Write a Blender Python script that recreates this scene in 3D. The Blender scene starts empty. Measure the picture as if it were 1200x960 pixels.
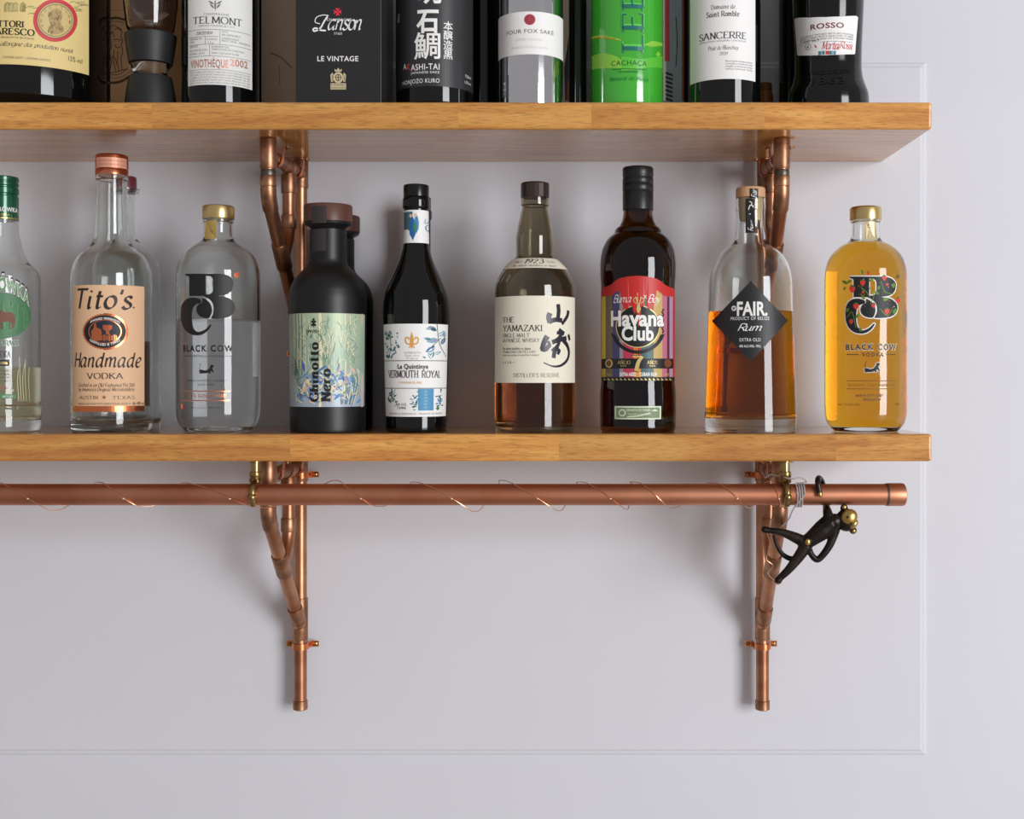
import bpy, bmesh, math, random
from mathutils import Vector, Matrix

# ------------------------------------------------------------------ camera, light, exposure
F = 1447.0            # focal length in pixels of the 1200x960 frame
CAMY = -1.5           # camera stands 1.5 m from the wall panel
VX, VY = 660.0, 440.0 # principal point of the level, shifted camera
YF = -0.198           # front face of the shelves
sc = bpy.context.scene
COL = sc.collection
cd = bpy.data.cameras.new('camera')
cam = bpy.data.objects.new('camera', cd); COL.objects.link(cam)
cam.location = (0, CAMY, 0); cam.rotation_euler = (math.pi/2, 0, 0)
cd.sensor_fit = 'HORIZONTAL'; cd.sensor_width = 36.0; cd.lens = F/1200*36.0
cd.shift_x = -(VX-600)/1200; cd.shift_y = (VY-480)/1200
cd.clip_start = 0.05; cd.clip_end = 50
sc.camera = cam

world = bpy.data.worlds.new('world'); sc.world = world; world.use_nodes = True
bg = world.node_tree.nodes['Background']
bg.inputs[0].default_value = (0.99, 0.96, 0.98, 1); bg.inputs[1].default_value = 0.36

def area(name, loc, target, sx, sy, energy, color):
    l = bpy.data.lights.new(name, 'AREA'); l.shape = 'RECTANGLE'; l.size = sx; l.size_y = sy
    l.energy = energy; l.color = color
    o = bpy.data.objects.new(name, l); COL.objects.link(o); o.location = loc
    d = Vector(target)-Vector(loc); o.rotation_euler = d.to_track_quat('-Z', 'Y').to_euler()
    return o
area('window_right_offscreen', (3.75, -4.85, 0.30), (0, -0.1, 0.30), 2.1, 2.9, 280, (0.95, 0.97, 1.0))

sc.view_settings.view_transform = 'Standard'; sc.view_settings.look = 'None'
sc.view_settings.gamma = 1.0; sc.view_settings.use_curve_mapping = False
sc.view_settings.exposure = 0.0
cy = sc.cycles
cy.use_denoising = True
cy.max_bounces = 20; cy.transmission_bounces = 16; cy.glossy_bounces = 6; cy.diffuse_bounces = 4
cy.transparent_max_bounces = 16; cy.blur_glossy = 0.6; cy.sample_clamp_indirect = 6.0

# ------------------------------------------------------------------ geometry helpers
def k(y): return (y-CAMY)/F                       # metres per photo pixel at depth y
def W(px, py, y): return Vector(((px-VX)*k(y), y, (VY-py)*k(y)))
def lin(c):
    c = c/255.0
    return c/12.92 if c <= 0.04045 else ((c+0.055)/1.055)**2.4
def rgb(r, g, b): return (lin(r), lin(g), lin(b), 1)

MATS = {}
def mat(name, col, rough=0.5, metal=0.0, coat=0.0, trans=0.0, ior=1.45, spec=0.5, var=0.0, vscale=40, bump=0.0):
    if name in MATS: return MATS[name]
    m = bpy.data.materials.new(name); m.use_nodes = True
    nt = m.node_tree; p = nt.nodes['Principled BSDF']
    c = rgb(*col)
    p.inputs['Base Color'].default_value = c; p.inputs['Roughness'].default_value = rough
    p.inputs['Metallic'].default_value = metal; p.inputs['Coat Weight'].default_value = coat
    p.inputs['Coat Roughness'].default_value = 0.05
    p.inputs['Transmission Weight'].default_value = trans; p.inputs['IOR'].default_value = ior
    p.inputs['Specular IOR Level'].default_value = spec
    if var or bump:
        tc = nt.nodes.new('ShaderNodeTexCoord'); nz = nt.nodes.new('ShaderNodeTexNoise')
        nz.inputs['Scale'].default_value = vscale; nz.inputs['Detail'].default_value = 4
        nt.links.new(tc.outputs['Object'], nz.inputs['Vector'])
        if var:
            mx = nt.nodes.new('ShaderNodeMix'); mx.data_type = 'RGBA'
            mx.inputs[6].default_value = tuple(max(0, x*(1-var)) for x in c[:3])+(1,)
            mx.inputs[7].default_value = tuple(min(1, x*(1+var)) for x in c[:3])+(1,)
            nt.links.new(nz.outputs['Fac'], mx.inputs[0]); nt.links.new(mx.outputs[2], p.inputs['Base Color'])
        if bump:
            b = nt.nodes.new('ShaderNodeBump'); b.inputs['Strength'].default_value = bump
            b.inputs['Distance'].default_value = 0.001
            nt.links.new(nz.outputs['Fac'], b.inputs['Height']); nt.links.new(b.outputs[0], p.inputs['Normal'])
    MATS[name] = m
    return m

def ramp_mat(name, stops, axis, lo, hi, rough=0.5, metal=0.0, coat=0.0):
    """printed colour gradient along a local axis (0 x, 2 z) between lo and hi metres"""
    if name in MATS: return MATS[name]
    m = mat(name, (200, 200, 200), rough, metal, coat); nt = m.node_tree; p = nt.nodes['Principled BSDF']
    tc = nt.nodes.new('ShaderNodeTexCoord'); sp = nt.nodes.new('ShaderNodeSeparateXYZ')
    mr = nt.nodes.new('ShaderNodeMapRange'); cr = nt.nodes.new('ShaderNodeValToRGB')
    nz = nt.nodes.new('ShaderNodeTexNoise'); nz.inputs['Scale'].default_value = 60
    ad = nt.nodes.new('ShaderNodeMath'); ad.operation = 'MULTIPLY_ADD'; ad.inputs[1].default_value = 0.35; ad.inputs[2].default_value = -0.17
    a2 = nt.nodes.new('ShaderNodeMath'); a2.operation = 'ADD'
    nt.links.new(tc.outputs['Object'], sp.inputs[0]); nt.links.new(tc.outputs['Object'], nz.inputs['Vector'])
    mr.inputs[1].default_value = lo; mr.inputs[2].default_value = hi
    nt.links.new(sp.outputs[axis], mr.inputs[0]); nt.links.new(nz.outputs['Fac'], ad.inputs[0])
    nt.links.new(mr.outputs[0], a2.inputs[0]); nt.links.new(ad.outputs[0], a2.inputs[1])
    nt.links.new(a2.outputs[0], cr.inputs[0])
    els = cr.color_ramp.elements
    while len(els) < len(stops): els.new(0.5)
    for e, (pos, c) in zip(els, stops): e.position = pos; e.color = rgb(*c)
    nt.links.new(cr.outputs[0], p.inputs['Base Color'])
    return m

def glass_mat(name, tint=(255, 255, 255), ior=1.48, rough=0.0):
    if name in MATS: return MATS[name]
    m = mat(name, tint, rough, trans=1.0, ior=ior)
    return m

def liquid_mat(name, T, d=0.08, ior=1.34):
    """clear liquid; T = (r,g,b) light left after d metres of path, in linear light"""
    if name in MATS: return MATS[name]
    m = mat(name, (255, 255, 255), 0.0); nt = m.node_tree
    nt.nodes.remove(nt.nodes['Principled BSDF'])
    gb = nt.nodes.new('ShaderNodeBsdfGlass'); gb.inputs['Roughness'].default_value = 0.0; gb.inputs['IOR'].default_value = ior/1.48   # liquid against the glass it wets
    nt.links.new(gb.outputs[0], nt.nodes['Material Output'].inputs['Surface'])
    va = nt.nodes.new('ShaderNodeVolumeAbsorption'); ab = [-math.log(max(t, 1e-4))/d for t in T]; dn = max(ab)+1e-6
    va.inputs[0].default_value = tuple(1-a/dn for a in ab)+(1,); va.inputs[1].default_value = dn
    nt.links.new(va.outputs[0], nt.nodes['Material Output'].inputs['Volume'])
    return m

def oak_material():
    m = bpy.data.materials.new('oak'); m.use_nodes = True; nt = m.node_tree; p = nt.nodes['Principled BSDF']
    N = nt.nodes.new; Lk = nt.links.new
    tc = N('ShaderNodeTexCoord'); oi = N('ShaderNodeObjectInfo')
    off = N('ShaderNodeVectorMath'); off.operation = 'MULTIPLY_ADD'
    cmb = N('ShaderNodeCombineXYZ')
    for i in range(3): Lk(oi.outputs['Random'], cmb.inputs[i])
    add = N('ShaderNodeVectorMath'); add.operation = 'MULTIPLY_ADD'
    add.inputs[1].default_value = (7.3, 3.1, 5.7)
    Lk(cmb.outputs[0], add.inputs[0]); Lk(tc.outputs['Object'], add.inputs[2])
    mp = N('ShaderNodeMapping'); mp.inputs['Scale'].default_value = (5, 60, 60); mp.inputs['Rotation'].default_value = (0, 0.03, 0.02)
    Lk(add.outputs[0], mp.inputs[0])
    n1 = N('ShaderNodeTexNoise'); n1.inputs['Scale'].default_value = 1.0; n1.inputs['Detail'].default_value = 6; n1.inputs['Distortion'].default_value = 1.2
    Lk(mp.outputs[0], n1.inputs['Vector'])
    cr = N('ShaderNodeValToRGB'); e = cr.color_ramp.elements
    e[0].position = 0.30; e[0].color = rgb(184, 112, 40); e[1].position = 0.72; e[1].color = rgb(224, 166, 84)
    x = e.new(0.5); x.color = rgb(208, 144, 64)
    Lk(n1.outputs['Fac'], cr.inputs[0])
    mp2 = N('ShaderNodeMapping'); mp2.inputs['Scale'].default_value = (70, 900, 900); Lk(add.outputs[0], mp2.inputs[0])
    n2 = N('ShaderNodeTexNoise'); n2.inputs['Scale'].default_value = 1.0; n2.inputs['Detail'].default_value = 3; Lk(mp2.outputs[0], n2.inputs['Vector'])
    r2 = N('ShaderNodeValToRGB'); r2.color_ramp.elements[0].position = 0.30; r2.color_ramp.elements[0].color = (0.50, 0.42, 0.34, 1)
    r2.color_ramp.elements[1].position = 0.50; r2.color_ramp.elements[1].color = (1, 1, 1, 1)
    Lk(n2.outputs['Fac'], r2.inputs[0])
    mx = N('ShaderNodeMix'); mx.data_type = 'RGBA'; mx.blend_type = 'MULTIPLY'; mx.inputs[0].default_value = 0.75
    Lk(cr.outputs[0], mx.inputs[6]); Lk(r2.outputs[0], mx.inputs[7])
    hs = N('ShaderNodeHueSaturation'); mr = N('ShaderNodeMapRange'); mr.inputs[3].default_value = 0.86; mr.inputs[4].default_value = 1.12
    Lk(oi.outputs['Random'], mr.inputs[0]); Lk(mr.outputs[0], hs.inputs['Value']); Lk(mx.outputs[2], hs.inputs['Color'])
    Lk(hs.outputs[0], p.inputs['Base Color'])
    p.inputs['Roughness'].default_value = 0.5; p.inputs['Specular IOR Level'].default_value = 0.2; p.inputs['Coat Weight'].default_value = 1.0; p.inputs['Coat Roughness'].default_value = 0.10; p.inputs['Coat IOR'].default_value = 1.7
    b = N('ShaderNodeBump'); b.inputs['Strength'].default_value = 0.15; b.inputs['Distance'].default_value = 0.0004
    Lk(n2.outputs['Fac'], b.inputs['Height']); Lk(b.outputs[0], p.inputs['Normal'])
    return m

def metal_mat(name, c1, c2, rough, scale=30, metal=1.0):
    m = mat(name, c1, rough, metal); nt = m.node_tree; p = nt.nodes['Principled BSDF']
    tc = nt.nodes.new('ShaderNodeTexCoord'); nz = nt.nodes.new('ShaderNodeTexNoise'); nz.inputs['Scale'].default_value = scale; nz.inputs['Detail'].default_value = 6
    cr = nt.nodes.new('ShaderNodeValToRGB'); cr.color_ramp.elements[0].position = 0.38; cr.color_ramp.elements[1].position = 0.66
    cr.color_ramp.elements[0].color = rgb(*c2); cr.color_ramp.elements[1].color = rgb(*c1)
    nt.links.new(tc.outputs['Object'], nz.inputs['Vector']); nt.links.new(nz.outputs['Fac'], cr.inputs[0])
    nt.links.new(cr.outputs[0], p.inputs['Base Color'])
    mr = nt.nodes.new('ShaderNodeMapRange'); mr.inputs[3].default_value = rough+0.14; mr.inputs[4].default_value = rough-0.06
    nt.links.new(nz.outputs['Fac'], mr.inputs[0]); nt.links.new(mr.outputs[0], p.inputs['Roughness'])
    return m

def link_mesh(name, me, m, parent=None, smooth=True, angle=38):
    if m: me.materials.append(m)
    if smooth:
        me.polygons.foreach_set('use_smooth', [True]*len(me.polygons))
        me.set_sharp_from_angle(angle=math.radians(angle))
    o = bpy.data.objects.new(name, me); COL.objects.link(o)
    if parent: o.parent = parent
    return o
def from_bm(name, bm, m, parent=None, smooth=True, angle=38):
    me = bpy.data.meshes.new(name); bm.to_mesh(me); bm.free()
    return link_mesh(name, me, m, parent, smooth, angle)
def empty(name, loc):
    o = bpy.data.objects.new(name, None); COL.objects.link(o); o.location = loc
    o.empty_display_size = 0.02
    return o
def tag(o, label, cat, group=None):
    o['label'] = label; o['category'] = cat
    if group: o['group'] = group
    return o

def pchip(pts, n=8):
    """monotone smooth curve through (r,z) points; repeated points make corners"""
    segs, cur = [], [pts[0]]
    for a, b in zip(pts, pts[1:]):
        if a == b: segs.append(cur); cur = [b]
        else: cur.append(b)
    segs.append(cur)
    out = []
    for s in segs:
        if len(s) < 3: out += s; continue
        t = [0.0]
        for a, b in zip(s, s[1:]): t.append(t[-1]+math.hypot(b[0]-a[0], b[1]-a[1]))
        dims = []
        for d in (0, 1):
            v = [q[d] for q in s]; h = [t[i+1]-t[i] for i in range(len(s)-1)]
            de = [(v[i+1]-v[i])/h[i] for i in range(len(h))]
            m = [de[0]]
            for i in range(1, len(h)):
                if de[i-1]*de[i] <= 0: m.append(0.0)
                else:
                    w1, w2 = 2*h[i]+h[i-1], h[i]+2*h[i-1]
                    m.append((w1+w2)/(w1/de[i-1]+w2/de[i]))
            m.append(de[-1]); dims.append((v, h, m))
        for i in range(len(s)-1):
            L = t[i+1]-t[i]
            for j in range(n):
                x = j/n; p = []
                for v, h, m in dims:
                    p.append((1+2*x)*(1-x)**2*v[i]+x*(1-x)**2*h[i]*m[i]+x*x*(3-2*x)*v[i+1]+x*x*(x-1)*h[i]*m[i+1])
                out.append(tuple(p))
        out.append(s[-1])
    res = [out[0]]
    for q in out[1:]:
        if math.hypot(q[0]-res[-1][0], q[1]-res[-1][1]) > 1e-5: res.append(q)
    return res

def lathe(name, prof, m, parent=None, seg=64, angle=38, flute=None):
    bm = bmesh.new(); rings = []
    for r, z in prof:
        if r < 1e-6: rings.append([bm.verts.new((0, 0, z))])
        else:
            ring = []
            for i in range(seg):
                a = 2*math.pi*i/seg; rr = r*(flute(a, z) if flute else 1)
                ring.append(bm.verts.new((rr*math.cos(a), rr*math.sin(a), z)))
            rings.append(ring)
    for A, B in zip(rings, rings[1:]):
        for i in range(seg):
            j = (i+1) % seg
            if len(A) == 1 and len(B) == 1: continue
            if len(A) == 1: bm.faces.new((A[0], B[j], B[i]))
            elif len(B) == 1: bm.faces.new((A[i], A[j], B[0]))
            else: bm.faces.new((A[i], A[j], B[j], B[i]))
    bmesh.ops.recalc_face_normals(bm, faces=bm.faces[:])
    return from_bm(name, bm, m, parent, True, angle)

def catmull(P, n=8):
    P = [Vector(p) for p in P]
    if len(P) < 3: return P
    out = []
    for i in range(len(P)-1):
        a = P[i-1] if i else P[0]*2-P[1]; b, c = P[i], P[i+1]
        d = P[i+2] if i+2 < len(P) else P[-1]*2-P[-2]
        for j in range(n):
            t = j/n
            out.append(0.5*((2*b)+(c-a)*t+(2*a-5*b+4*c-d)*t*t+(3*b-a-3*c+d)*t**3))
    out.append(P[-1]); return out

def add_tube(bm, pts, rad, seg=16, cap=True, flat=1.0):
    pts = [Vector(p) for p in pts]
    if not isinstance(rad, (list, tuple)): rad = [rad]*len(pts)
    T = []
    for i in range(len(pts)):
        a = pts[max(0, i-1)]; b = pts[min(len(pts)-1, i+1)]; T.append((b-a).normalized())
    up = Vector((0, 0, 1)) if abs(T[0].z) < 0.9 else Vector((1, 0, 0))
    n = (up-T[0]*up.dot(T[0])).normalized(); rings = []
    for i, p in enumerate(pts):
        n = (n-T[i]*n.dot(T[i])).normalized(); b = T[i].cross(n)
        rings.append([bm.verts.new(p+(n*math.cos(2*math.pi*q/seg)+b*math.sin(2*math.pi*q/seg)*flat)*rad[i]) for q in range(seg)])
    for A, B in zip(rings, rings[1:]):
        for i in range(seg):
            j = (i+1) % seg; bm.faces.new((A[i], A[j], B[j], B[i]))
    if cap:
        bm.faces.new(rings[0][::-1]); bm.faces.new(rings[-1])
    return bm
def tube(name, pts, rad, m, parent=None, seg=20, cap=True, flat=1.0, angle=38):
    bm = bmesh.new(); add_tube(bm, pts, rad, seg, cap, flat)
    bmesh.ops.recalc_face_normals(bm, faces=bm.faces[:])
    return from_bm(name, bm, m, parent, True, angle)
def add_box(bm, lo, hi):
    r = bmesh.ops.create_cube(bm, size=1.0)
    for v in r['verts']:
        for i in range(3): v.co[i] = lo[i]+(v.co[i]+0.5)*(hi[i]-lo[i])
    return r['verts']
def box(name, lo, hi, m, parent=None, bev=0.0, segs=2):
    bm = bmesh.new(); add_box(bm, lo, hi)
    if bev: bmesh.ops.bevel(bm, geom=bm.edges[:], offset=bev, segments=segs, affect='EDGES', profile=0.5)
    return from_bm(name, bm, m, parent, False)

# ------------------------------------------------------------------ lettering
PEN = {
'A':"0,0 4,10;4,10 8,0;1.5,3.6 6.5,3.6",'B':"1,0 1,10;~1,10 4,10 6.2,9 6.4,7.6 5.6,5.8 4,5.3 1,5.3;~1,5.3 4.5,5.3 6.8,4.2 7,2.7 6.3,.8 4.5,0 1,0",
'C':"~8,8 6.8,9.6 4.8,10 2.2,9 .7,6.8 .5,4.5 1.3,1.8 3.3,.2 5.5,0 7,.6 8.2,2",'D':"1,0 1,10;~1,10 4,10 6.8,8.6 7.9,5 6.8,1.4 4,0 1,0",
'E':"1,0 1,10;1,10 6,10;1,5.2 5,5.2;1,0 6.3,0",'F':"1,0 1,10;1,10 6,10;1,5.2 5,5.2",
'G':"~8,8 6.8,9.6 4.8,10 2.2,9 .7,6.8 .5,4.5 1.3,1.8 3.3,.2 5.5,0 8,1;8,.8 8,4.4",'H':"1,0 1,10;7,0 7,10;1,5.2 7,5.2",
'I':"1,0 1,10",'J':"~3,10 3,2 2.4,.2 .6,0",'K':"1,0 1,10;6.6,10 1.2,4.6;2.8,6 7.2,0",'L':"1,10 1,0;1,0 6,0",
'M':"1,0 1.4,10;1.4,10 5,1;5,1 8.6,10;8.6,10 9,0",'N':"1,0 1,10;1,10 7,0;7,0 7,10",
'O':"~4.4,10 2,9.2 .5,6.6 .5,3.4 2,.8 4.4,0 6.8,.8 8.3,3.4 8.3,6.6 6.8,9.2 4.4,10",'P':"1,0 1,10;~1,10 4,10 6.3,9 6.6,7.2 5.8,5.4 4,4.8 1,4.8",
'Q':"~4.4,10 2,9.2 .5,6.6 .5,3.4 2,.8 4.4,0 6.8,.8 8.3,3.4 8.3,6.6 6.8,9.2 4.4,10;~4.6,1.6 6.4,-.4 8.6,-1.4",
'R':"1,0 1,10;~1,10 4,10 6.3,9 6.6,7.2 5.8,5.4 4,4.8 1,4.8;3.6,4.8 7.2,0",
'S':"~6,8.2 4.8,9.8 2.8,9.9 1.2,8.6 1.3,6.9 3,5.5 5,4.4 6.4,2.8 6,.9 4,0 2,.3 .8,1.9",'T':"3.7,0 3.7,10;0,10 7.4,10",
'U':"~1,10 1,3 2,.6 4,0 6,.6 7,3 7,10",'V':"0,10 3.9,0;3.9,0 7.6,10",'W':"0,10 3,0;3,0 5.4,9.6;5.4,9.6 7.9,0;7.9,0 10.8,10",
'X':"0.3,10 6.7,0;0.3,0 6.5,10",'Y':"0,10 3.8,5;7.4,10 3.8,5;3.8,5 3.8,0",'Z':".6,10 6.4,10;6.4,10 .5,0;.5,0 6.6,0",
'a':"~6,5.6 4.5,6.5 2.5,6 1,4 .9,1.8 2,.2 3.6,.6 5.4,2.8 6,5.6;~6.1,6.4 5.6,3 5.5,1 6.2,.1 7.3,.9",'b':"1,10 1,.6;~1,3 1.5,5 3,6.4 5,6 6,4 5.8,1.8 4,0 2,.2 1,1.2",
'c':"~5.8,5.2 4.6,6.4 2.8,6.3 1.2,4.6 .9,2.4 2,.4 3.8,0 5.6,1.2",'d':"~6,5.6 4.5,6.5 2.5,6 1,4 .9,1.8 2,.2 3.6,.6 5.4,2.8;~6.1,10 5.9,6 5.5,1.5 6.1,.1 7.2,.9",
'e':"~1,3 3.8,3.4 5.6,4.8 5,6.3 3.2,6.4 1.4,4.9 .9,2.4 2,.4 3.9,0 5.8,1.2",'f':"~5,9.3 4,10 3,9.2 2.6,7 2.6,0;1,6.3 4.6,6.3",
'g':"~6,5.6 4.5,6.5 2.5,6 1,4 .9,2.2 2,.8 3.6,1 5.4,2.8;~6,6.4 6,0 5,-2.5 3,-3 1,-2",'h':"1,10 1,0;~1,3.6 2.6,6 4.3,6.4 5.2,5.2 5.2,1.6 5.6,.2 6.6,.6",
'i':"~1,6.4 1,1.4 1.6,0 2.6,.7;1,8.4 1.3,9.3",'j':"~2,6.4 2,-1 1,-2.8 -.5,-2.6;2,8.4 2.3,9.3",'k':"1,10 1,0;5,6.4 1.2,3;2.4,4 5.6,0",'l':"~1,10 1,1.4 1.6,0 2.6,.6",
'm':"1,6.4 1,0;~1,3.6 2.4,6 4,6.4 4.7,5 4.7,0;~4.7,3.6 6.2,6 7.8,6.4 8.5,5 8.4,1.4 9,.1 9.9,.8",'n':"1,6.4 1,0;~1,3.6 2.6,6 4.3,6.4 5.1,5 5,1.4 5.6,.1 6.5,.8",
'o':"~3.4,6.5 1.6,5.6 .8,3.2 1.6,.9 3.4,0 5.2,.9 6,3.2 5.2,5.6 3.4,6.5",'p':"1,6.4 1,-3;~1,3 1.5,5 3,6.4 5,6 6,4 5.8,1.8 4,0 2,.2 1,1.2",
'q':"~6,5.6 4.5,6.5 2.5,6 1,4 .9,1.8 2,.2 3.6,.6 5.4,2.8;6,6.4 6,-3",'r':"1,6.4 1,0;~1,3.6 2.2,5.8 3.6,6.4 4.4,5.8",
's':"~5,5.6 3.6,6.5 1.8,6 1.5,4.6 3,3.5 4.8,2.4 4.9,1 3.4,0 1.8,.1 .8,1.2",'t':"~2.2,9 2.2,1.4 2.9,.1 4.2,.8;.8,6.3 4.2,6.3",
'u':"~1,6.4 1,1.8 2,.1 3.6,.4 5.2,3;~5.2,6.4 5.2,1.4 5.8,.1 6.8,.8",'v':"1,6.4 3.2,0;3.2,0 5.4,6.4",'w':"1,6.4 2.8,0;2.8,0 4.6,6;4.6,6 6.4,0;6.4,0 8.2,6.4",
'x':".8,6.4 5,0;.8,0 5,6.4",'y':"1,6.4 3.4,.2;~5.8,6.4 3.4,.2 2,-2.6 .6,-2.8",'z':".8,6.4 5,6.4;5,6.4 .8,0;.8,0 5.2,0",
'0':"~3.4,10 1.4,8.4 .8,5 1.4,1.6 3.4,0 5.4,1.6 6,5 5.4,8.4 3.4,10",'1':"1,8.4 3,10;3,10 3,0",'2':"~.8,7.6 1.6,9.5 3.6,10 5.4,8.8 5.4,7 4,4.6 .8,0;.8,.2 6,.2",
'3':"~1,8.8 3,10 5.2,9 5.2,7 3,5.6;~3,5.6 5.4,4.6 5.8,2.4 4.2,.2 2,.1 .7,1.4",'4':"4.6,0 4.6,10;4.6,10 .6,3;.6,3 6.4,3",'5':"5.6,10 1.6,10;1.6,10 1.2,5.6;~1.2,5.6 3.5,6.2 5.6,4.8 5.8,2.6 4.2,.3 2,.1 .7,1.2",
'6':"~5.4,9.6 3,8.6 1.2,5.6 .9,3 1.8,.7 3.5,0 5.3,.9 5.8,3 4.8,5 3,5.6 1.2,4",'7':".8,9.8 6,9.8;~6,9.8 4,6 2.8,0",'8':"~3.4,5.4 1.4,6.6 1.4,9 3.4,10 5.4,9 5.4,6.6 3.4,5.4 1,4 .9,1.2 3.4,0 5.8,1.2 5.8,4 3.4,5.4",
'9':"~1.4,.4 3.8,1.4 5.6,4.4 5.9,7 5,9.3 3.3,10 1.5,9.1 1,7 2,5 3.8,4.4 5.6,6",'.':"1,.1 1.5,.9","'":"1.2,10 .9,7.4",',':"1.3,1 .8,-1.4",'-':"1,3.6 4,3.6",'&':"~7.4,0 3,5.6 2.2,7.8 3.6,9.8 5.2,8.4 4.4,6.4 1.4,3.6 1.2,1.4 3,0 5.4,.8 7.2,4",
'%':"6,10 1.6,0;~2,9.6 1,8 2,6.4 3,8 2,9.6;~5.6,3.6 4.6,2 5.6,.4 6.6,2 5.6,3.6",
}
PEN['\u00c8'] = PEN['E']+";2.4,12.4 3.8,11"; PEN['\u00d1'] = PEN['N']+";~2,11.4 3.2,12 4.6,11.4 6,12"; PEN['\u00d3'] = PEN['O']+";4,11 5.6,12.6"; PEN['\u00e9'] = PEN['e']+";3,7.6 4.4,9"
STY = {  # thick, thin, nib angle, slant, serif half-width, tracking
 'serif': (1.55, .62, 8, 0, .95, 1.7), 'serifb': (2.1, .75, 8, 0, 1.1, 1.8), 'fat': (3.0, .6, 0, 0, .9, 2.3),
 'small': (1.2, .65, 8, 0, .45, 2.0), 'ital': (1.75, .55, 35, .22, 0, 1.0), 'script': (1.3, .35, 40, .38, 0, -.1), 'thin': (.7, .5, 0, 0, 0, 1.5),
 'italserif': (1.7, .5, 10, .22, .8, 1.5),
}
def ribbon(pts, wf):
    """quads of a stroke with direction dependent width"""
    quads = []; n = len(pts); S = []
    for i, p in enumerate(pts):
        a = pts[max(0, i-1)]; b = pts[min(n-1, i+1)]
        dx, dy = b[0]-a[0], b[1]-a[1]; L = math.hypot(dx, dy) or 1
        w = wf(math.atan2(dy, dx), i/(n-1))/2
        S.append(((p[0]-dy/L*w, p[1]+dx/L*w), (p[0]+dy/L*w, p[1]-dx/L*w)))
    for (a, b), (c, d) in zip(S, S[1:]): quads.append([a, b, d, c])
    return quads
def pen_text(s, style):
    thick, thin, nib, slant, ser, track = STY[style]; nib = math.radians(nib)
    wf = lambda t, x: thin+(thick-thin)*abs(math.sin(t-nib))
    polys = []; x0 = 0.0
    for ch in s:
        if ch == ' ': x0 += 4.5; continue
        g = PEN.get(ch) or PEN.get(ch.upper()) or PEN['I']; mx = 0
        for st in g.split(';'):
            sm = st[0] == '~'; P = [tuple(float(q) for q in w.split(',')) for w in st.lstrip('~').split()]
            mx = max(mx, max(p[0] for p in P))
            C = [(v.x, v.y) for v in catmull([(p[0], p[1], 0) for p in P], 4)] if sm and len(P) > 2 else P
            Q = ribbon(C, wf)
            if ser and not sm and len(P) == 2:
                for a, b in ((P[0], P[1]), (P[1], P[0])):
                    dx, dy = b[0]-a[0], b[1]-a[1]
                    if abs(dy) > 1.0*abs(dx) and (abs(a[1]) < .3 or abs(a[1]-10) < .3 or abs(a[1]-6.4) < .2):
                        e = 1 if a[1] < 5 else -1; h = thin*.9
                        w = ser+thick*.45
                        Q.append([(a[0]-w, a[1]), (a[0]+w, a[1]), (a[0]+w, a[1]+h*e), (a[0]-w, a[1]+h*e)][::e])
                    elif abs(dx) > 2 and abs(dy) < .3 and (a[1] in (0.0, 10.0)) and abs(a[0]-1) > .5 and len(g) > 20 or (ch in 'TZ' and abs(dy) < .3):
                        e = 1 if a[1] < 5 else -1
                        Q.append([(a[0]-.3, a[1]), (a[0]+.3, a[1]), (a[0]+.3, a[1]+1.9*e), (a[0]-.3, a[1]+1.9*e)])
            for q in Q: polys.append([((x0+x+slant*y)/10, y/10) for x, y in q])
        x0 += mx+track
    return polys
TXT = {}
def sans_text(s, bold, track=1.08):
    key = (s, bold, track)
    if key not in TXT:
        c = bpy.data.curves.new('t', 'FONT'); c.body = s; c.resolution_u = 3; c.offset = bold; c.space_character = track
        o = bpy.data.objects.new('t', c); me = o.to_mesh()
        V = [(v.co.x/0.69, v.co.y/0.69) for v in me.vertices]
        TXT[key] = [[V[i] for i in p.vertices] for p in me.polygons]
        o.to_mesh_clear(); bpy.data.objects.remove(o); bpy.data.curves.remove(c)
    return TXT[key]

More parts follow.
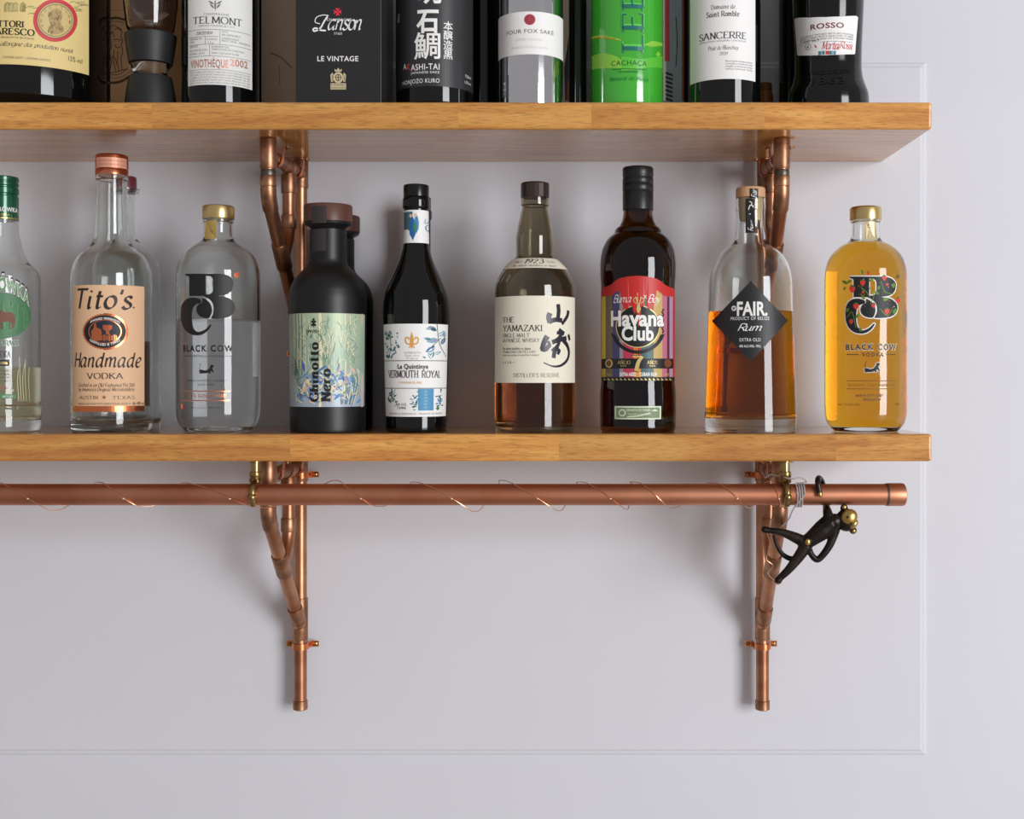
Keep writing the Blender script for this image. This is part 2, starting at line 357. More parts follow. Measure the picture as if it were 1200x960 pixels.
class Surf:
    """a surface prints can be laid on; 2-D print space is metres along the surface"""
    def __init__(s): s.bms = {}
    def add(s, polys, m, layer=1, parent_key=None):
        key = (m.name, layer); bm = s.bms.get(key)
        if bm is None: bm = s.bms[key] = bmesh.new()
        cache = {}
        for P in polys:
            vs = []
            for x, y in P:
                kk = (round(x, 7), round(y, 7)); v = cache.get(kk)
                if v is None: v = cache[kk] = bm.verts.new((x, y, 0))
                if v not in vs: vs.append(v)
            if len(vs) > 2:
                try: bm.faces.new(vs)
                except ValueError: pass
    def poly(s, pts, m, layer=1): s.add([[s.uv(*p) for p in pts]], m, layer)
    def rect(s, x0, y0, x1, y1, m, layer=1):
        n = max(1, int(abs(x1-x0)/4))
        s.poly([(x0+(x1-x0)*i/n, y1) for i in range(n+1)]+[(x1-(x1-x0)*i/n, y0) for i in range(n+1)], m, layer)
    def band(s, x0, y0, x1, y1, m, layer=1):
        """rectangle straight in surface space"""
        xm = min(max((x0+x1)/2, s.cx-5), s.cx+5) if hasattr(s, 'cx') else (x0+x1)/2
        u0 = s.uv(x0, (y0+y1)/2)[0]; u1 = s.uv(x1, (y0+y1)/2)[0]; v0 = s.uv(xm, y1)[1]; v1 = s.uv(xm, y0)[1]
        s.add([[(u0, v0), (u1, v0), (u1, v1), (u0, v1)]], m, layer)
    def ell(s, cx, cy, rx, ry, m, layer=1, n=40, ring=0, burst=0, a0=0, a1=360):
        P = []
        for i in range(n+(0 if a1-a0 >= 360 else 1)):
            a = math.radians(a0+(a1-a0)*i/n); f = 1+(burst if i % 2 else 0)
            P.append((cx+rx*f*math.cos(a), cy-ry*f*math.sin(a)))
        if not ring: s.poly(P, m, layer); return
        Q = [(cx+(x-cx)*(1-ring/rx), cy+(y-cy)*(1-ring/ry)) for x, y in P]
        L = len(P)
        for i in range(L if a1-a0 >= 360 else L-1):
            j = (i+1) % L; s.poly([P[i], P[j], Q[j], Q[i]], m, layer)
    def stroke(s, pts, w, m, layer=1, n=6, taper=0):
        C = [(v.x, v.y) for v in catmull([(p[0], p[1], 0) for p in pts], n)] if len(pts) > 2 else pts
        U = [s.uv(*p) for p in C]; kk = s.kf
        wf = (lambda t, x: w*kk*(1-taper*x)) if taper >= 0 else (lambda t, x: w*kk*(1-abs(2*x-1)**2*.9))
        s.add(ribbon(U, wf), m, layer)
    def leaf(s, x, y, L, wd, ang, m, layer=1):
        a = math.radians(ang); c, d = math.cos(a), math.sin(a); P = []
        for t, h in ((0, 0), (.25, .42), (.55, .5), (.8, .28), (1, 0), (.8, -.28), (.55, -.5), (.25, -.42)):
            P.append((x+L*t*c-wd*h*d, y-(L*t*d+wd*h*c)))
        s.poly(P, m, layer)
    def text(s, t, x0, x1, yb, h, m, font='sans', layer=1, arc=0, bold=None, vert=False, track=1.08):
        if font in ('serif', 'serifb') and h < 5: font = 'small'
        if font in STY: polys = pen_text(t, font)
        else: polys = sans_text(t, {'sans': 0.0, 'bold': .022, 'black': .045, 'light': -.004}[font] if bold is None else bold, track)
        if not polys: return
        X0 = min(p[0] for P in polys for p in P); X1 = max(p[0] for P in polys for p in P)
        hv = h*s.kf
        if vert:   # reads upwards: baseline at x1, from y0=yb up to x0
            bx = s.uv(x1, yb)[0]; va = s.uv(x1, yb)[1]; vb = s.uv(x1, x0)[1]
            f = (vb-va)/(X1-X0)
            s.add([[(bx-y*hv, va+(x-X0)*f) for x, y in P] for P in polys], m, layer); return
        xm = (x0+x1)/2
        u0 = s.uv(x0, yb)[0]; u1 = s.uv(x1, yb)[0]; v = s.uv(xm, yb)[1]; f = (u1-u0)/(X1-X0); um = (u0+u1)/2
        out = []
        for P in polys:
            Q = []
            for x, y in P:
                u = u0+(x-X0)*f; Q.append((u, v+y*hv-(arc*((u-um)/((u1-u0)/2))**2*s.kf if arc else 0)))
            out.append(Q)
        s.add(out, m, layer)
    def finish(s, parent, names=None):
        res = []
        for (mn, layer), bm in s.bms.items():
            bmesh.ops.triangulate(bm, faces=bm.faces[:])
            if s.step:
                us = [v.co.x for v in bm.verts]
                if us:
                    a, b = min(us), max(us); x = math.floor(a/s.step)*s.step
                    while x < b:
                        bmesh.ops.bisect_plane(bm, geom=bm.verts[:]+bm.edges[:]+bm.faces[:], plane_co=(x, 0, 0), plane_no=(1, 0, 0)); x += s.step
                if s.vstep:
                    vs = [v.co.y for v in bm.verts]; a, b = min(vs), max(vs); x = math.floor(a/s.vstep)*s.vstep
                    while x < b:
                        bmesh.ops.bisect_plane(bm, geom=bm.verts[:]+bm.edges[:]+bm.faces[:], plane_co=(0, x, 0), plane_no=(0, 1, 0)); x += s.vstep
            seen = set(); islands = 0; boxes = []
            for f0 in bm.verts:
                if f0 in seen: continue
                islands += 1; st = [f0]; seen.add(f0); bb = [9, 9, -9, -9]
                while st:
                    cv = st.pop(); bb = [min(bb[0], cv.co.x), min(bb[1], cv.co.y), max(bb[2], cv.co.x), max(bb[3], cv.co.y)]
                    for e in cv.link_edges:
                        for q in e.verts:
                            if q not in seen: seen.add(q); st.append(q)
                g_ = .004; hit = [q for q in boxes if q[0]-g_ < bb[2] and bb[0] < q[2]+g_ and q[1]-g_ < bb[3] and bb[1] < q[3]+g_]
                for q in hit: boxes.remove(q); bb = [min(bb[0], q[0]), min(bb[1], q[1]), max(bb[2], q[2]), max(bb[3], q[3])]
                boxes.append(bb)
            clusters = len(boxes)
            for v in bm.verts: v.co = s.pt(v.co.x, v.co.y, 0.0002+0.00013*layer)
            nm = 'print'
            if names: nm = names.get(mn, names.get('*', 'print'))
            o = from_bm(nm, bm, bpy.data.materials[mn], parent, False); 
            if 2 <= clusters <= 8: o['kind'] = 'stuff'
            res.append(o)
        s.bms = {}
        return res

class CylSurf(Surf):
    def __init__(s, X, ya, zs, radf, R, yaw=0.0):
        super().__init__(); s.X, s.ya, s.zs, s.radf, s.R = X, ya, zs, radf, R
        s.kf = k(ya-R); s.step = 0.003; s.vstep = 0; s.cx = VX+X/k(ya)
    def uv(s, px, py):
        R = s.R; dx, dz = (px-VX)/F, (VY-py)/F
        # ray (0,CAMY,0)+t(dx,1,dz) with |(x-X, y-ya)|=R
        a = dx*dx+1; b = -dx*s.X+(CAMY-s.ya); c = s.X**2+(CAMY-s.ya)**2-R*R
        D = b*b-a*c
        t = (-b-math.sqrt(max(D, 0)))/a
        x, y, z = t*dx-s.X, CAMY+t-s.ya, t*dz
        th = math.atan2(x, -y)
        return (th*R, z-s.zs)
    def pt(s, u, v, off):
        th = u/s.R; r = s.radf(v)+off
        return (r*math.sin(th), -r*math.cos(th), v)
class FlatSurf(Surf):
    def __init__(s, X, y, zs):
        super().__init__(); s.X, s.y, s.zs = X, y, zs; s.kf = k(y); s.step = 0; s.vstep = 0
    def uv(s, px, py): p = W(px, py, s.y); return (p.x-s.X, p.z-s.zs)
    def pt(s, u, v, off): return (u, -off, v)

# ------------------------------------------------------------------ the setting
KF = k(YF)
LO_TOP, LO_BOT = -(508.6-VY)*KF, -(541-VY)*KF
UP_TOP, UP_BOT = (VY-119.3)*KF, (VY-151.6)*KF
XR = (1092.5-VX)*KF
wall_m = mat('wall_paint', (213, 213, 219), 0.55, var=0.03, vscale=6, bump=0.04)
PX1 = (1086-VX)*k(0); PZ0 = (VY-886)*k(0); PZ1 = (VY-72)*k(0)
w = box('wall_back', (-5, 0.005, -1.3), (5, 0.105, 1.6), wall_m); w['kind'] = 'structure'
# raised wall panel with a two-step edge
bm = bmesh.new()
def panel_ring(d, y): return [bm.verts.new(c) for c in ((-2.4, y, PZ0+d), (PX1-d, y, PZ0+d), (PX1-d, y, PZ1-d), (-2.4, y, PZ1-d))]
steps = [(0, .0055), (0.0006, .0030), (0.0022, .0018), (0.0034, .0016), (0.0058, .0014), (0.0066, .0006), (0.0078, 0.0)]
rings = [panel_ring(d, y) for d, y in steps]
for A, B in zip(rings, rings[1:]):
    for i in range(4): bm.faces.new((A[i], A[(i+1) % 4], B[(i+1) % 4], B[i]))
bm.faces.new(rings[-1]); bmesh.ops.recalc_face_normals(bm, faces=bm.faces[:])
t = from_bm('trim_1', bm, wall_m, None, False); t['kind'] = 'structure'
fl_m = mat('floor_boards', (190, 178, 166), .5, var=.1, vscale=8)
w = box('floor', (-5, -7, -1.32), (5, 0.1, -1.3), fl_m); w['kind'] = 'structure'

# ------------------------------------------------------------------ oak shelves, built of staves
oak = oak_material()
def shelf(z0, z1, joints, label):
    root = empty('shelf', ((XR-0.9)/2, YF/2, z0)); tag(root, label, 'shelf')
    full = bmesh.new(); add_box(full, (-0.95, YF, z0), (XR, -0.0005, z1))
    long_e = [e for e in full.edges if all(abs(v.co.y-YF) < 1e-6 for v in e.verts) or all(abs(v.co.x-XR) < 1e-6 for v in e.verts)]
    bmesh.ops.bevel(full, geom=long_e, offset=0.0032, segments=3, affect='EDGES', profile=0.5)
    rows = [YF-0.01, YF+0.042, YF+0.082, YF+0.122, YF+0.16, 0.01]
    rnd = random.Random(len(label))
    for r in range(5):
        xs = [(px-VX)*KF for px in joints] if r == 0 else [-0.75+rnd.random()*.12+.28*i for i in range(5)]
        xs = [-2]+[x for x in xs if x < XR-.02]+[2]
        for a, b in zip(xs, xs[1:]):
            bm = full.copy()
            for co, no in (((a, 0, 0), (-1, 0, 0)), ((b, 0, 0), (1, 0, 0)), ((0, rows[r], 0), (0, -1, 0)), ((0, rows[r+1], 0), (0, 1, 0))):
                g = bmesh.ops.bisect_plane(bm, geom=bm.verts[:]+bm.edges[:]+bm.faces[:], plane_co=co, plane_no=no, clear_outer=True)
                ed = [q for q in g['geom_cut'] if isinstance(q, bmesh.types.BMEdge)]
                if ed: bmesh.ops.holes_fill(bm, edges=ed)
            if not bm.faces: bm.free(); continue
            for v in bm.verts: v.co -= root.location
            from_bm('stave', bm, oak, root, False)
    full.free()
    return root
shelf(LO_BOT, LO_TOP, [-40, 340, 655, 980], 'lower oak shelf board with the copper hanging rail beneath it')
shelf(UP_BOT, UP_TOP, [-160, 178, 537, 693, 896], 'upper oak shelf board carrying the wine and champagne bottles')

# ------------------------------------------------------------------ copper pipe brackets
copper = metal_mat('aged_copper', (202, 148, 114), (158, 106, 80), 0.34, 22)
copper_fit = metal_mat('copper_fitting', (186, 138, 108), (136, 98, 74), 0.38, 60)
copper_br = metal_mat('bright_copper', (232, 150, 104), (206, 120, 76), 0.22, 40)
brass = metal_mat('brass', (184, 156, 104), (126, 100, 60), 0.24, 60)
solder = mat('solder_ring', (96, 92, 84), 0.4, 0.9)
PR = 0.0077
def seg_pts(a, b, n=2): a, b = Vector(a), Vector(b); return [a+(b-a)*i/(n-1) for i in range(n)]
def collar(root, p, d, r, L, m=None, name='collar'):
    p, d = Vector(p), Vector(d).normalized(); c = r*.1
    q = [p-d*L/2, p-d*L/2+d*c, p+d*L/2-d*c, p+d*L/2]
    return tube(name, q, [r*.95, r, r, r*.95], m or copper_fit, root)
def bracket(pxf, pxw, zs, label, main):
    yf_, yw, ym = -0.148, -0.022, -0.083
    xf, xw = (pxf-VX)*k(yf_), (pxw-VX)*k(yw)
    X = lambda y: xf+(xw-xf)*(y-yf_)/(yw-yf_)
    root = empty('pipe_bracket', (xw, yw, zs-0.31)); tag(root, label, 'bracket', 'copper pipe shelf brackets')
    O = root.location
    P = lambda y, dz: Vector((X(y), y, zs+dz))-O
    # wall pole with capped foot
    tube('wall_pole', [P(yw, -.302), P(yw, -.0005)], PR, main, root)
    q = P(yw, -.3095); dn = Vector((0, 0, 1))
    tube('end_cap', [q, q+dn*.0012, q+dn*.0112, q+dn*.0118], [PR*.9, PR*1.13, PR*1.13, PR*1.02], copper_fit, root)
    # horizontal arm under the shelf
    zh = -.0185
    tube('arm', [P(yw, zh), P(yf_, zh)], PR, copper_fit, root)
    collar(root, P(yw, zh), (0, 0, 1), PR*1.17, .034)
    collar(root, P(ym+.012, zh), (0, 1, 0), PR*1.17, .03)
    # front stub, bend and diagonal strut in one run
    zb, zt = -.066, -.2104
    d = (P(yw, zt)-P(yf_, zb)).normalized()
    b0, b1 = P(yf_, zb+.012), P(yf_, zb)+d*.014
    run = [P(yf_, -.0005), b0]
    for i in range(1, 7):
        u = i/7; run.append(b0*(1-u)**2+P(yf_, zb)*2*u*(1-u)+b1*u*u)
    run += [b1, P(yw, zt)]
    tube('strut', run, PR, main, root)
    tube('elbow', run[1:9], PR*1.14, copper_fit, root)
    collar(root, P(yf_, -.017), (0, 0, 1), PR*1.19, .033)
    collar(root, P(yf_, -.0385), (0, 0, 1), PR*1.1, .008, solder, 'solder_joint')
    collar(root, P(yf_, -.047), (0, 0, 1), PR*1.17, .012)
    collar(root, P(yw, zt)-d*.024, d, PR*1.17, .026)
    collar(root, P(yw, zt+.01), (0, 0, 1), PR*1.17, .05)
    # short inner stay from the arm down to a tee on the strut
    tt = .42; tj = P(yf_, zb)*(1-tt)+P(yw, zt)*tt
    collar(root, tj-d*.004, d, PR*1.18, .034)
    s0 = P(ym+.012, zh); s1 = P(ym+.012, -.085)
    kk = Vector((0, -.6, -.8)); mid = [s1]
    c1 = tj
    run2 = [s0, s1]
    for i in range(1, 6):
        u = i/6; run2.append(s1*(1-u)**2+(s1+Vector((0, 0, -.02)))*2*u*(1-u)+c1*u*u)
    run2.append(c1)
    tube('stay', run2, PR*.96, main, root)
    collar(root, P(ym+.012, -.038), (0, 0, 1), PR*1.14, .022)
    collar(root, P(ym+.012, -.082), (0, 0, 1), PR*1.14, .016)
    # saddle clips with screws
    def clip(c, up, side, wide):
        c, up, side = Vector(c), Vector(up), Vector(side)
        ax = up.cross(side); bm = bmesh.new(); w2 = .0035; r = PR*1.22; pts = []
        back = r+.0035
        pts.append(side*(-wide)-up*back); pts.append(side*(-r-.001)-up*back)
        for i in range(13):
            a = math.pi*(1-i/12); pts.append(side*math.cos(a)*r+up*math.sin(a)*r)
        pts.append(side*(r+.001)-up*back); pts.append(side*wide-up*back)
        V = []
        for i, p in enumerate(pts):
            tng = (pts[min(len(pts)-1, i+1)]-pts[max(0, i-1)]).normalized(); n = ax.cross(tng)*.0005
            V.append([bm.verts.new(c+p+ax*s1*w2+n*s2) for s1, s2 in ((-1, -1), (1, -1), (1, 1), (-1, 1))])
        for A, B in zip(V, V[1:]):
            for i in range(4): bm.faces.new((A[i], A[(i+1) % 4], B[(i+1) % 4], B[i]))
        bm.faces.new(V[0]); bm.faces.new(V[-1][::-1]); bmesh.ops.recalc_face_normals(bm, faces=bm.faces[:])
        o = from_bm('pipe_clip', bm, copper_br, root, True, 50)
        for sgn in (-1, 1):
            q = c+side*sgn*(wide-.004)-up*back
            tube('screw', [q-up*.001, q+up*.0012, q+up*.0022], [.0026, .0026, .0012], brass, o, 12)
    clip(P(yw, -.233), (0, -1, 0), (1, 0, 0), .0195)
    if zs < 0: clip(P(yw, -.0286), (0, -1, 0), (1, 0, 0), .0195)
    clip(P(-.125, zh), (0, 0, -1), (1, 0, 0), .018)
    clip(P(-.048, zh), (0, 0, -1), (1, 0, 0), .018)
    return root
bracket(314.5, 352, LO_BOT, 'copper pipe bracket under the lower shelf, beneath the clear vodka and black liqueur bottles', copper)
bracket(914, 893.5, LO_BOT, 'copper pipe bracket under the lower shelf, behind the hanging bronze monkey', copper)
bracket(314.5, 352.5, UP_BOT, 'copper pipe bracket under the upper shelf, behind the matt black liqueur bottle', copper)
bracket(916, 896, UP_BOT, 'copper pipe bracket under the upper shelf, behind the half full rum bottle', copper)

# ------------------------------------------------------------------ hanging rail
YR = -0.178; RZ = (VY-579.7)*k(YR); RR = 12.6*k(YR); XRE = (1060-VX)*k(YR)
rail_m = metal_mat('rail_copper', (204, 142, 112), (178, 114, 86), 0.42, 10)
root = empty('copper_rail', (0, YR, RZ-RR)); tag(root, 'thick horizontal copper pipe rail hung below the lower shelf', 'rail')
z = RR
tube('pipe', [(-0.95, 0, z), (XRE-.012, 0, z)], RR, rail_m, root, 32)
tube('joint_ring', [(XRE-.0205, 0, z), (XRE-.0185, 0, z)], RR*1.05, solder, root, 32)
tube('end_cap', [(XRE-.0185, 0, z), (XRE-.003, 0, z), (XRE-.0008, 0, z), (XRE, 0, z)], [RR*1.07, RR*1.07, RR*1.02, RR*.92], rail_m, root, 32)
def hanger(px, label):
    X = (px-VX)*k(YR); root = empty('rail_hanger', (X, YR, LO_BOT-.045)); tag(root, label, 'hanger', 'brass rail hangers')
    h = .045; kk = k(YR)
    prof = [(0.0065, h+.0003), (0.0066, h-.0018), (.0066, h-.0018), (.0052, h-.0020), (.0052, h-.0118), (.0052, h-.0118), (.0062, h-.0122), (.0067, h-.014), (.0067, h-.017), (.006, h-.018), (.006, h-.019),
            (.0067, h-.020), (.0067, h-.0235), (.005, h-.0245), (.005, h-.026)]
    lathe('stem', [(0, h+.0003)]+prof+[(0, h-.026)], brass, root, 24)
    zc = RZ-(LO_BOT-.045)
    # hook lug passing in front of the rail, ball nut at its end
    pts = [Vector((0, 0, zc+RR+.004)), Vector((0, -.006, zc+RR+.002))]
    for i in range(7):
        a = math.radians(70-i*19); pts.append(Vector((0, -(RR+.0026)*math.cos(a), zc+(RR+.0026)*math.sin(a))))
    tube('lug', catmull(pts, 3), .0036, brass, root, 12)
    bm = bmesh.new(); bmesh.ops.create_uvsphere(bm, u_segments=16, v_segments=10, radius=.0047)
    for v in bm.verts: v.co += Vector((0, -(RR+.0035)*math.cos(math.radians(8)), zc-.0015))
    from_bm('ball_nut', bm, brass, root)
    bm = bmesh.new(); bmesh.ops.create_uvsphere(bm, u_segments=16, v_segments=10, radius=.0038)
    for v in bm.verts: v.co += Vector((0, -(RR+.0022)*math.cos(math.radians(38)), zc-RR*.72))
    from_bm('tip', bm, brass, root)
    return root
hanger(299.5, 'brass screw-in rail hanger beside the clear wire turns, next to the bracket under the black liqueur bottle'.replace('clear wire turns, next to the ', ''))
hanger(920, 'brass screw-in rail hanger next to the hanging bronze monkey')

# ------------------------------------------------------------------ copper fairy-light wire and its clear lead
wire_m = mat('copper_wire', (236, 180, 140), 0.25, 1.0)
root = empty('fairy_light_wire', (0, YR, RZ-RR)); tag(root, 'thin copper fairy light wire wound around the copper rail', 'string lights')
turns = [(-70, -20, 0), (-8, 58, 5), (112, 165, 0), (215, 303, 2), (392, 442, 0), (486, 556, 7), (590, 655, 6), (682, 736, 4), (745, 788, 2), (838, 880, 2), (905, 918, 1)]
pts = []; kk = k(YR-RR); beads = []
def rp(px, ang, extra=0.0008):
    a = math.radians(ang); r = RR+extra
    return Vector(((px-VX)*kk, -r*math.sin(a), RR+r*math.cos(a)))
rnd = random.Random(3)
for i, (a, b, sag) in enumerate(turns):
    up = rnd.choice([0.0010, 0.0035, 0.0018])
    pts += [rp(a-6, -12, up), rp(a+5, 15, up), rp(a+(b-a)*.3, 50), rp(a+(b-a)*.55, 90, .0009), rp(a+(b-a)*.8, 135, .001+sag*.0003), rp(b-2, 168, .001+sag*.0008)]
    beads.append(rp(a+(b-a)*.62, 105, .0012))
    if i+1 < len(turns):
        n = turns[i+1][0]; g = n-b
        pts += [rp(b+g*.2, 200, .001+sag*.0006), rp(b+g*.5, 265, .001), rp(b+g*.8, 320, .001)]
tube('wire', catmull(pts, 5), .00042, wire_m, root, 6)
led_m = mat('led_bead', (240, 225, 195), 0.15, coat=1.0)
for bpt in beads:
    bm = bmesh.new(); bmesh.ops.create_icosphere(bm, subdivisions=2, radius=.0008)
    for v in bm.verts: v.co = bpt+Vector((v.co.x*1.4, v.co.y, v.co.z))
    from_bm('bead', bm, led_m, root)
plast = mat('clear_plastic_lead', (214, 208, 206), 0.2, trans=0.45, coat=0.5)
root = empty('lead_wire', ((935-VX)*kk, YR, RZ-RR)); tag(root, 'clear plastic lead wrapped round the rail beside the brass hanger and bronze monkey', 'wire')
X0 = root.location.x
def rq(px, ang, extra=.001): v = rp(px, ang, extra); v.x -= X0; return v
pts = []
for i in range(61):
    pts.append(rq(934+i*.15, 20+i*19.0, .0011+.0004*math.sin(i)))
O = root.location
def wq(px, py, y): return W(px, py, y)-O
pts = [wq(897, 560, -.13), wq(905, 556, -.165), wq(925, 561, -.188), wq(938, 560, -.186), wq(945, 565, -.182)]+pts
pts += [rq(942, 1170), wq(930, 596, -.185), wq(922, 612, -.16), wq(905, 622, -.14), wq(897, 618, -.14)]
tube('lead', catmull(pts, 3), .0009, plast, root, 8)
tube('copper_tail', catmull([wq(897, 618, -.14), wq(903, 640, -.13), wq(898, 655, -.13), wq(906, 663, -.128), wq(900, 672, -.12), wq(908, 680, -.11), wq(914, 676, -.1)], 5), .00045, wire_m, root, 6)

# ------------------------------------------------------------------ bronze monkey hanging from the rail
bronze = metal_mat('dark_bronze', (62, 56, 50), (34, 30, 28), 0.34, 60, 0.85)
gold = metal_mat('polished_brass', (206, 174, 108), (168, 132, 70), 0.26, 90)
YM = -0.186
def mq(x, y, yy=YM):   # crop pixels (6x, origin 880,540) -> world
    return W(880+x/6, 540+y/6, yy)
mroot = empty('monkey_figurine', mq(400, 850)); tag(mroot, 'small dark bronze monkey figurine with a gold face hanging from the rail by one hand', 'figurine')
O = mroot.location
bm = bmesh.new(); km = k(YM)/6
def limb(P, R):
    Q = catmull([mq(*p)-O for p in P], 6); n = len(Q)
    RR_ = []
    for i in range(n):
        t = i/(n-1)*(len(R)-1); j = min(int(t), len(R)-2); RR_.append((R[j]+(R[j+1]-R[j])*(t-j))*km)
    add_tube(bm, Q, RR_, 14)
    for p, r in ((Q[0], RR_[0]), (Q[-1], RR_[-1])):
        g = bmesh.ops.create_uvsphere(bm, u_segments=14, v_segments=8, radius=r)
        for v in g['verts']: v.co += p
yb = YR+RR
# torso: hips to shoulders
limb([(375, 585), (430, 545), (500, 490), (560, 440), (590, 425)], [48, 56, 70, 72, 54])
# raised arm: shoulder up behind the rail, over the top and down the front as a hooked hand
limb([(555, 440), (540, 370), (528, 310, yb+.002), (520, 230, yb+.0075), (500, 150, YR+.008), (478, 122, YR), (470, 150, YR-RR-.0012), (478, 200, YR-RR-.0032), (488, 240, YR-RR-.003)],
     [46, 34, 24, 20, 20, 21, 21, 19, 17])
# other arm: down, elbow, hand resting on hip
limb([(590, 490), (555, 590), (500, 670), (462, 695), (425, 660), (408, 610), (400, 565, YM-.006)], [36, 28, 24, 23, 22, 21, 23])
# legs
limb([(380, 575), (310, 540), (220, 505), (140, 492), (95, 485)], [44, 38, 27, 21, 24])
limb([(385, 600), (340, 670), (270, 760), (210, 820), (190, 845)], [46, 40, 30, 24, 27])
# tail
limb([(360, 640, YM+.006), (300, 690, YM+.008), (230, 665, YM+.01), (185, 600, YM+.01), (160, 530, YM+.008)], [22, 20, 18, 15, 11])
# neck and head
limb([(590, 440), (640, 430)], [40, 44])
def ball(x, y, r, sx=1, sy=1, sz=1, yy=YM, B=None):
    B = B or bm
    g = bmesh.ops.create_uvsphere(B, u_segments=24, v_segments=14, radius=1)
    c = mq(x, y, yy)-O
    for v in g['verts']: v.co = c+Vector((v.co.x*r*sx, v.co.y*r*sy, v.co.z*r*sz))*km
    return c
ball(670, 418, 74, 1, .95, 1.08)
ball(655, 335, 30, .9, .7, 1.05); ball(718, 490, 28, .95, .7, .95)
bmesh.ops.recalc_face_normals(bm, faces=bm.faces[:])
mo = from_bm('body', bm, bronze, mroot)
rm = mo.modifiers.new('remesh', 'REMESH'); rm.mode = 'VOXEL'; rm.voxel_size = 0.0006; rm.use_smooth_shade = True
sm = mo.modifiers.new('smooth', 'SMOOTH'); sm.factor = 0.6; sm.iterations = 5
# gold face mask, hand patches, ears
def gold_patch(name, x, y, r, sx, sy, sz, yy, ang=0):
    B = bmesh.new(); g = bmesh.ops.create_uvsphere(B, u_segments=28, v_segments=16, radius=1); c = mq(x, y, yy)-O
    R = Matrix.Rotation(math.radians(ang), 3, 'Y')
    for v in g['verts']: v.co = c+R @ (Vector((v.co.x*r*sx, v.co.y*r*sy, v.co.z*r*sz))*km)
    return from_bm(name, B, gold, mroot)
f_ = gold_patch('face', 690, 400, 66, .86, .56, .96, YM-.0062, 40)
f_['label'] = 'polished gold face'
gold_patch('muzzle', 722, 444, 40, .66, .72, .95, YM-.0072, 40)
gold_patch('hand_pad', 400, 572, 22, .9, .5, 1.1, YM-.0085)
gold_patch('ear_pad', 657, 328, 15, 1, .6, 1, YM-.0026); gold_patch('ear_pad', 722, 494, 15, 1, .6, 1, YM-.0026)
gold_patch('foot_pad', 190, 856, 20, .9, .7, .8, YM-.0014); gold_patch('finger_tip', 486, 238, 16, .9, .6, 1.4, YR-RR-.0050)
eye_m = mat('eye_black', (12, 10, 9), 0.3)
for ex, ey in ((680, 397), (707, 446)):
    B = bmesh.new(); g = bmesh.ops.create_uvsphere(B, u_segments=12, v_segments=8, radius=9*km); c = mq(ex, ey, YM-.0116)-O
    for v in g['verts']: v.co += c
    from_bm('eye', B, eye_m, mroot)

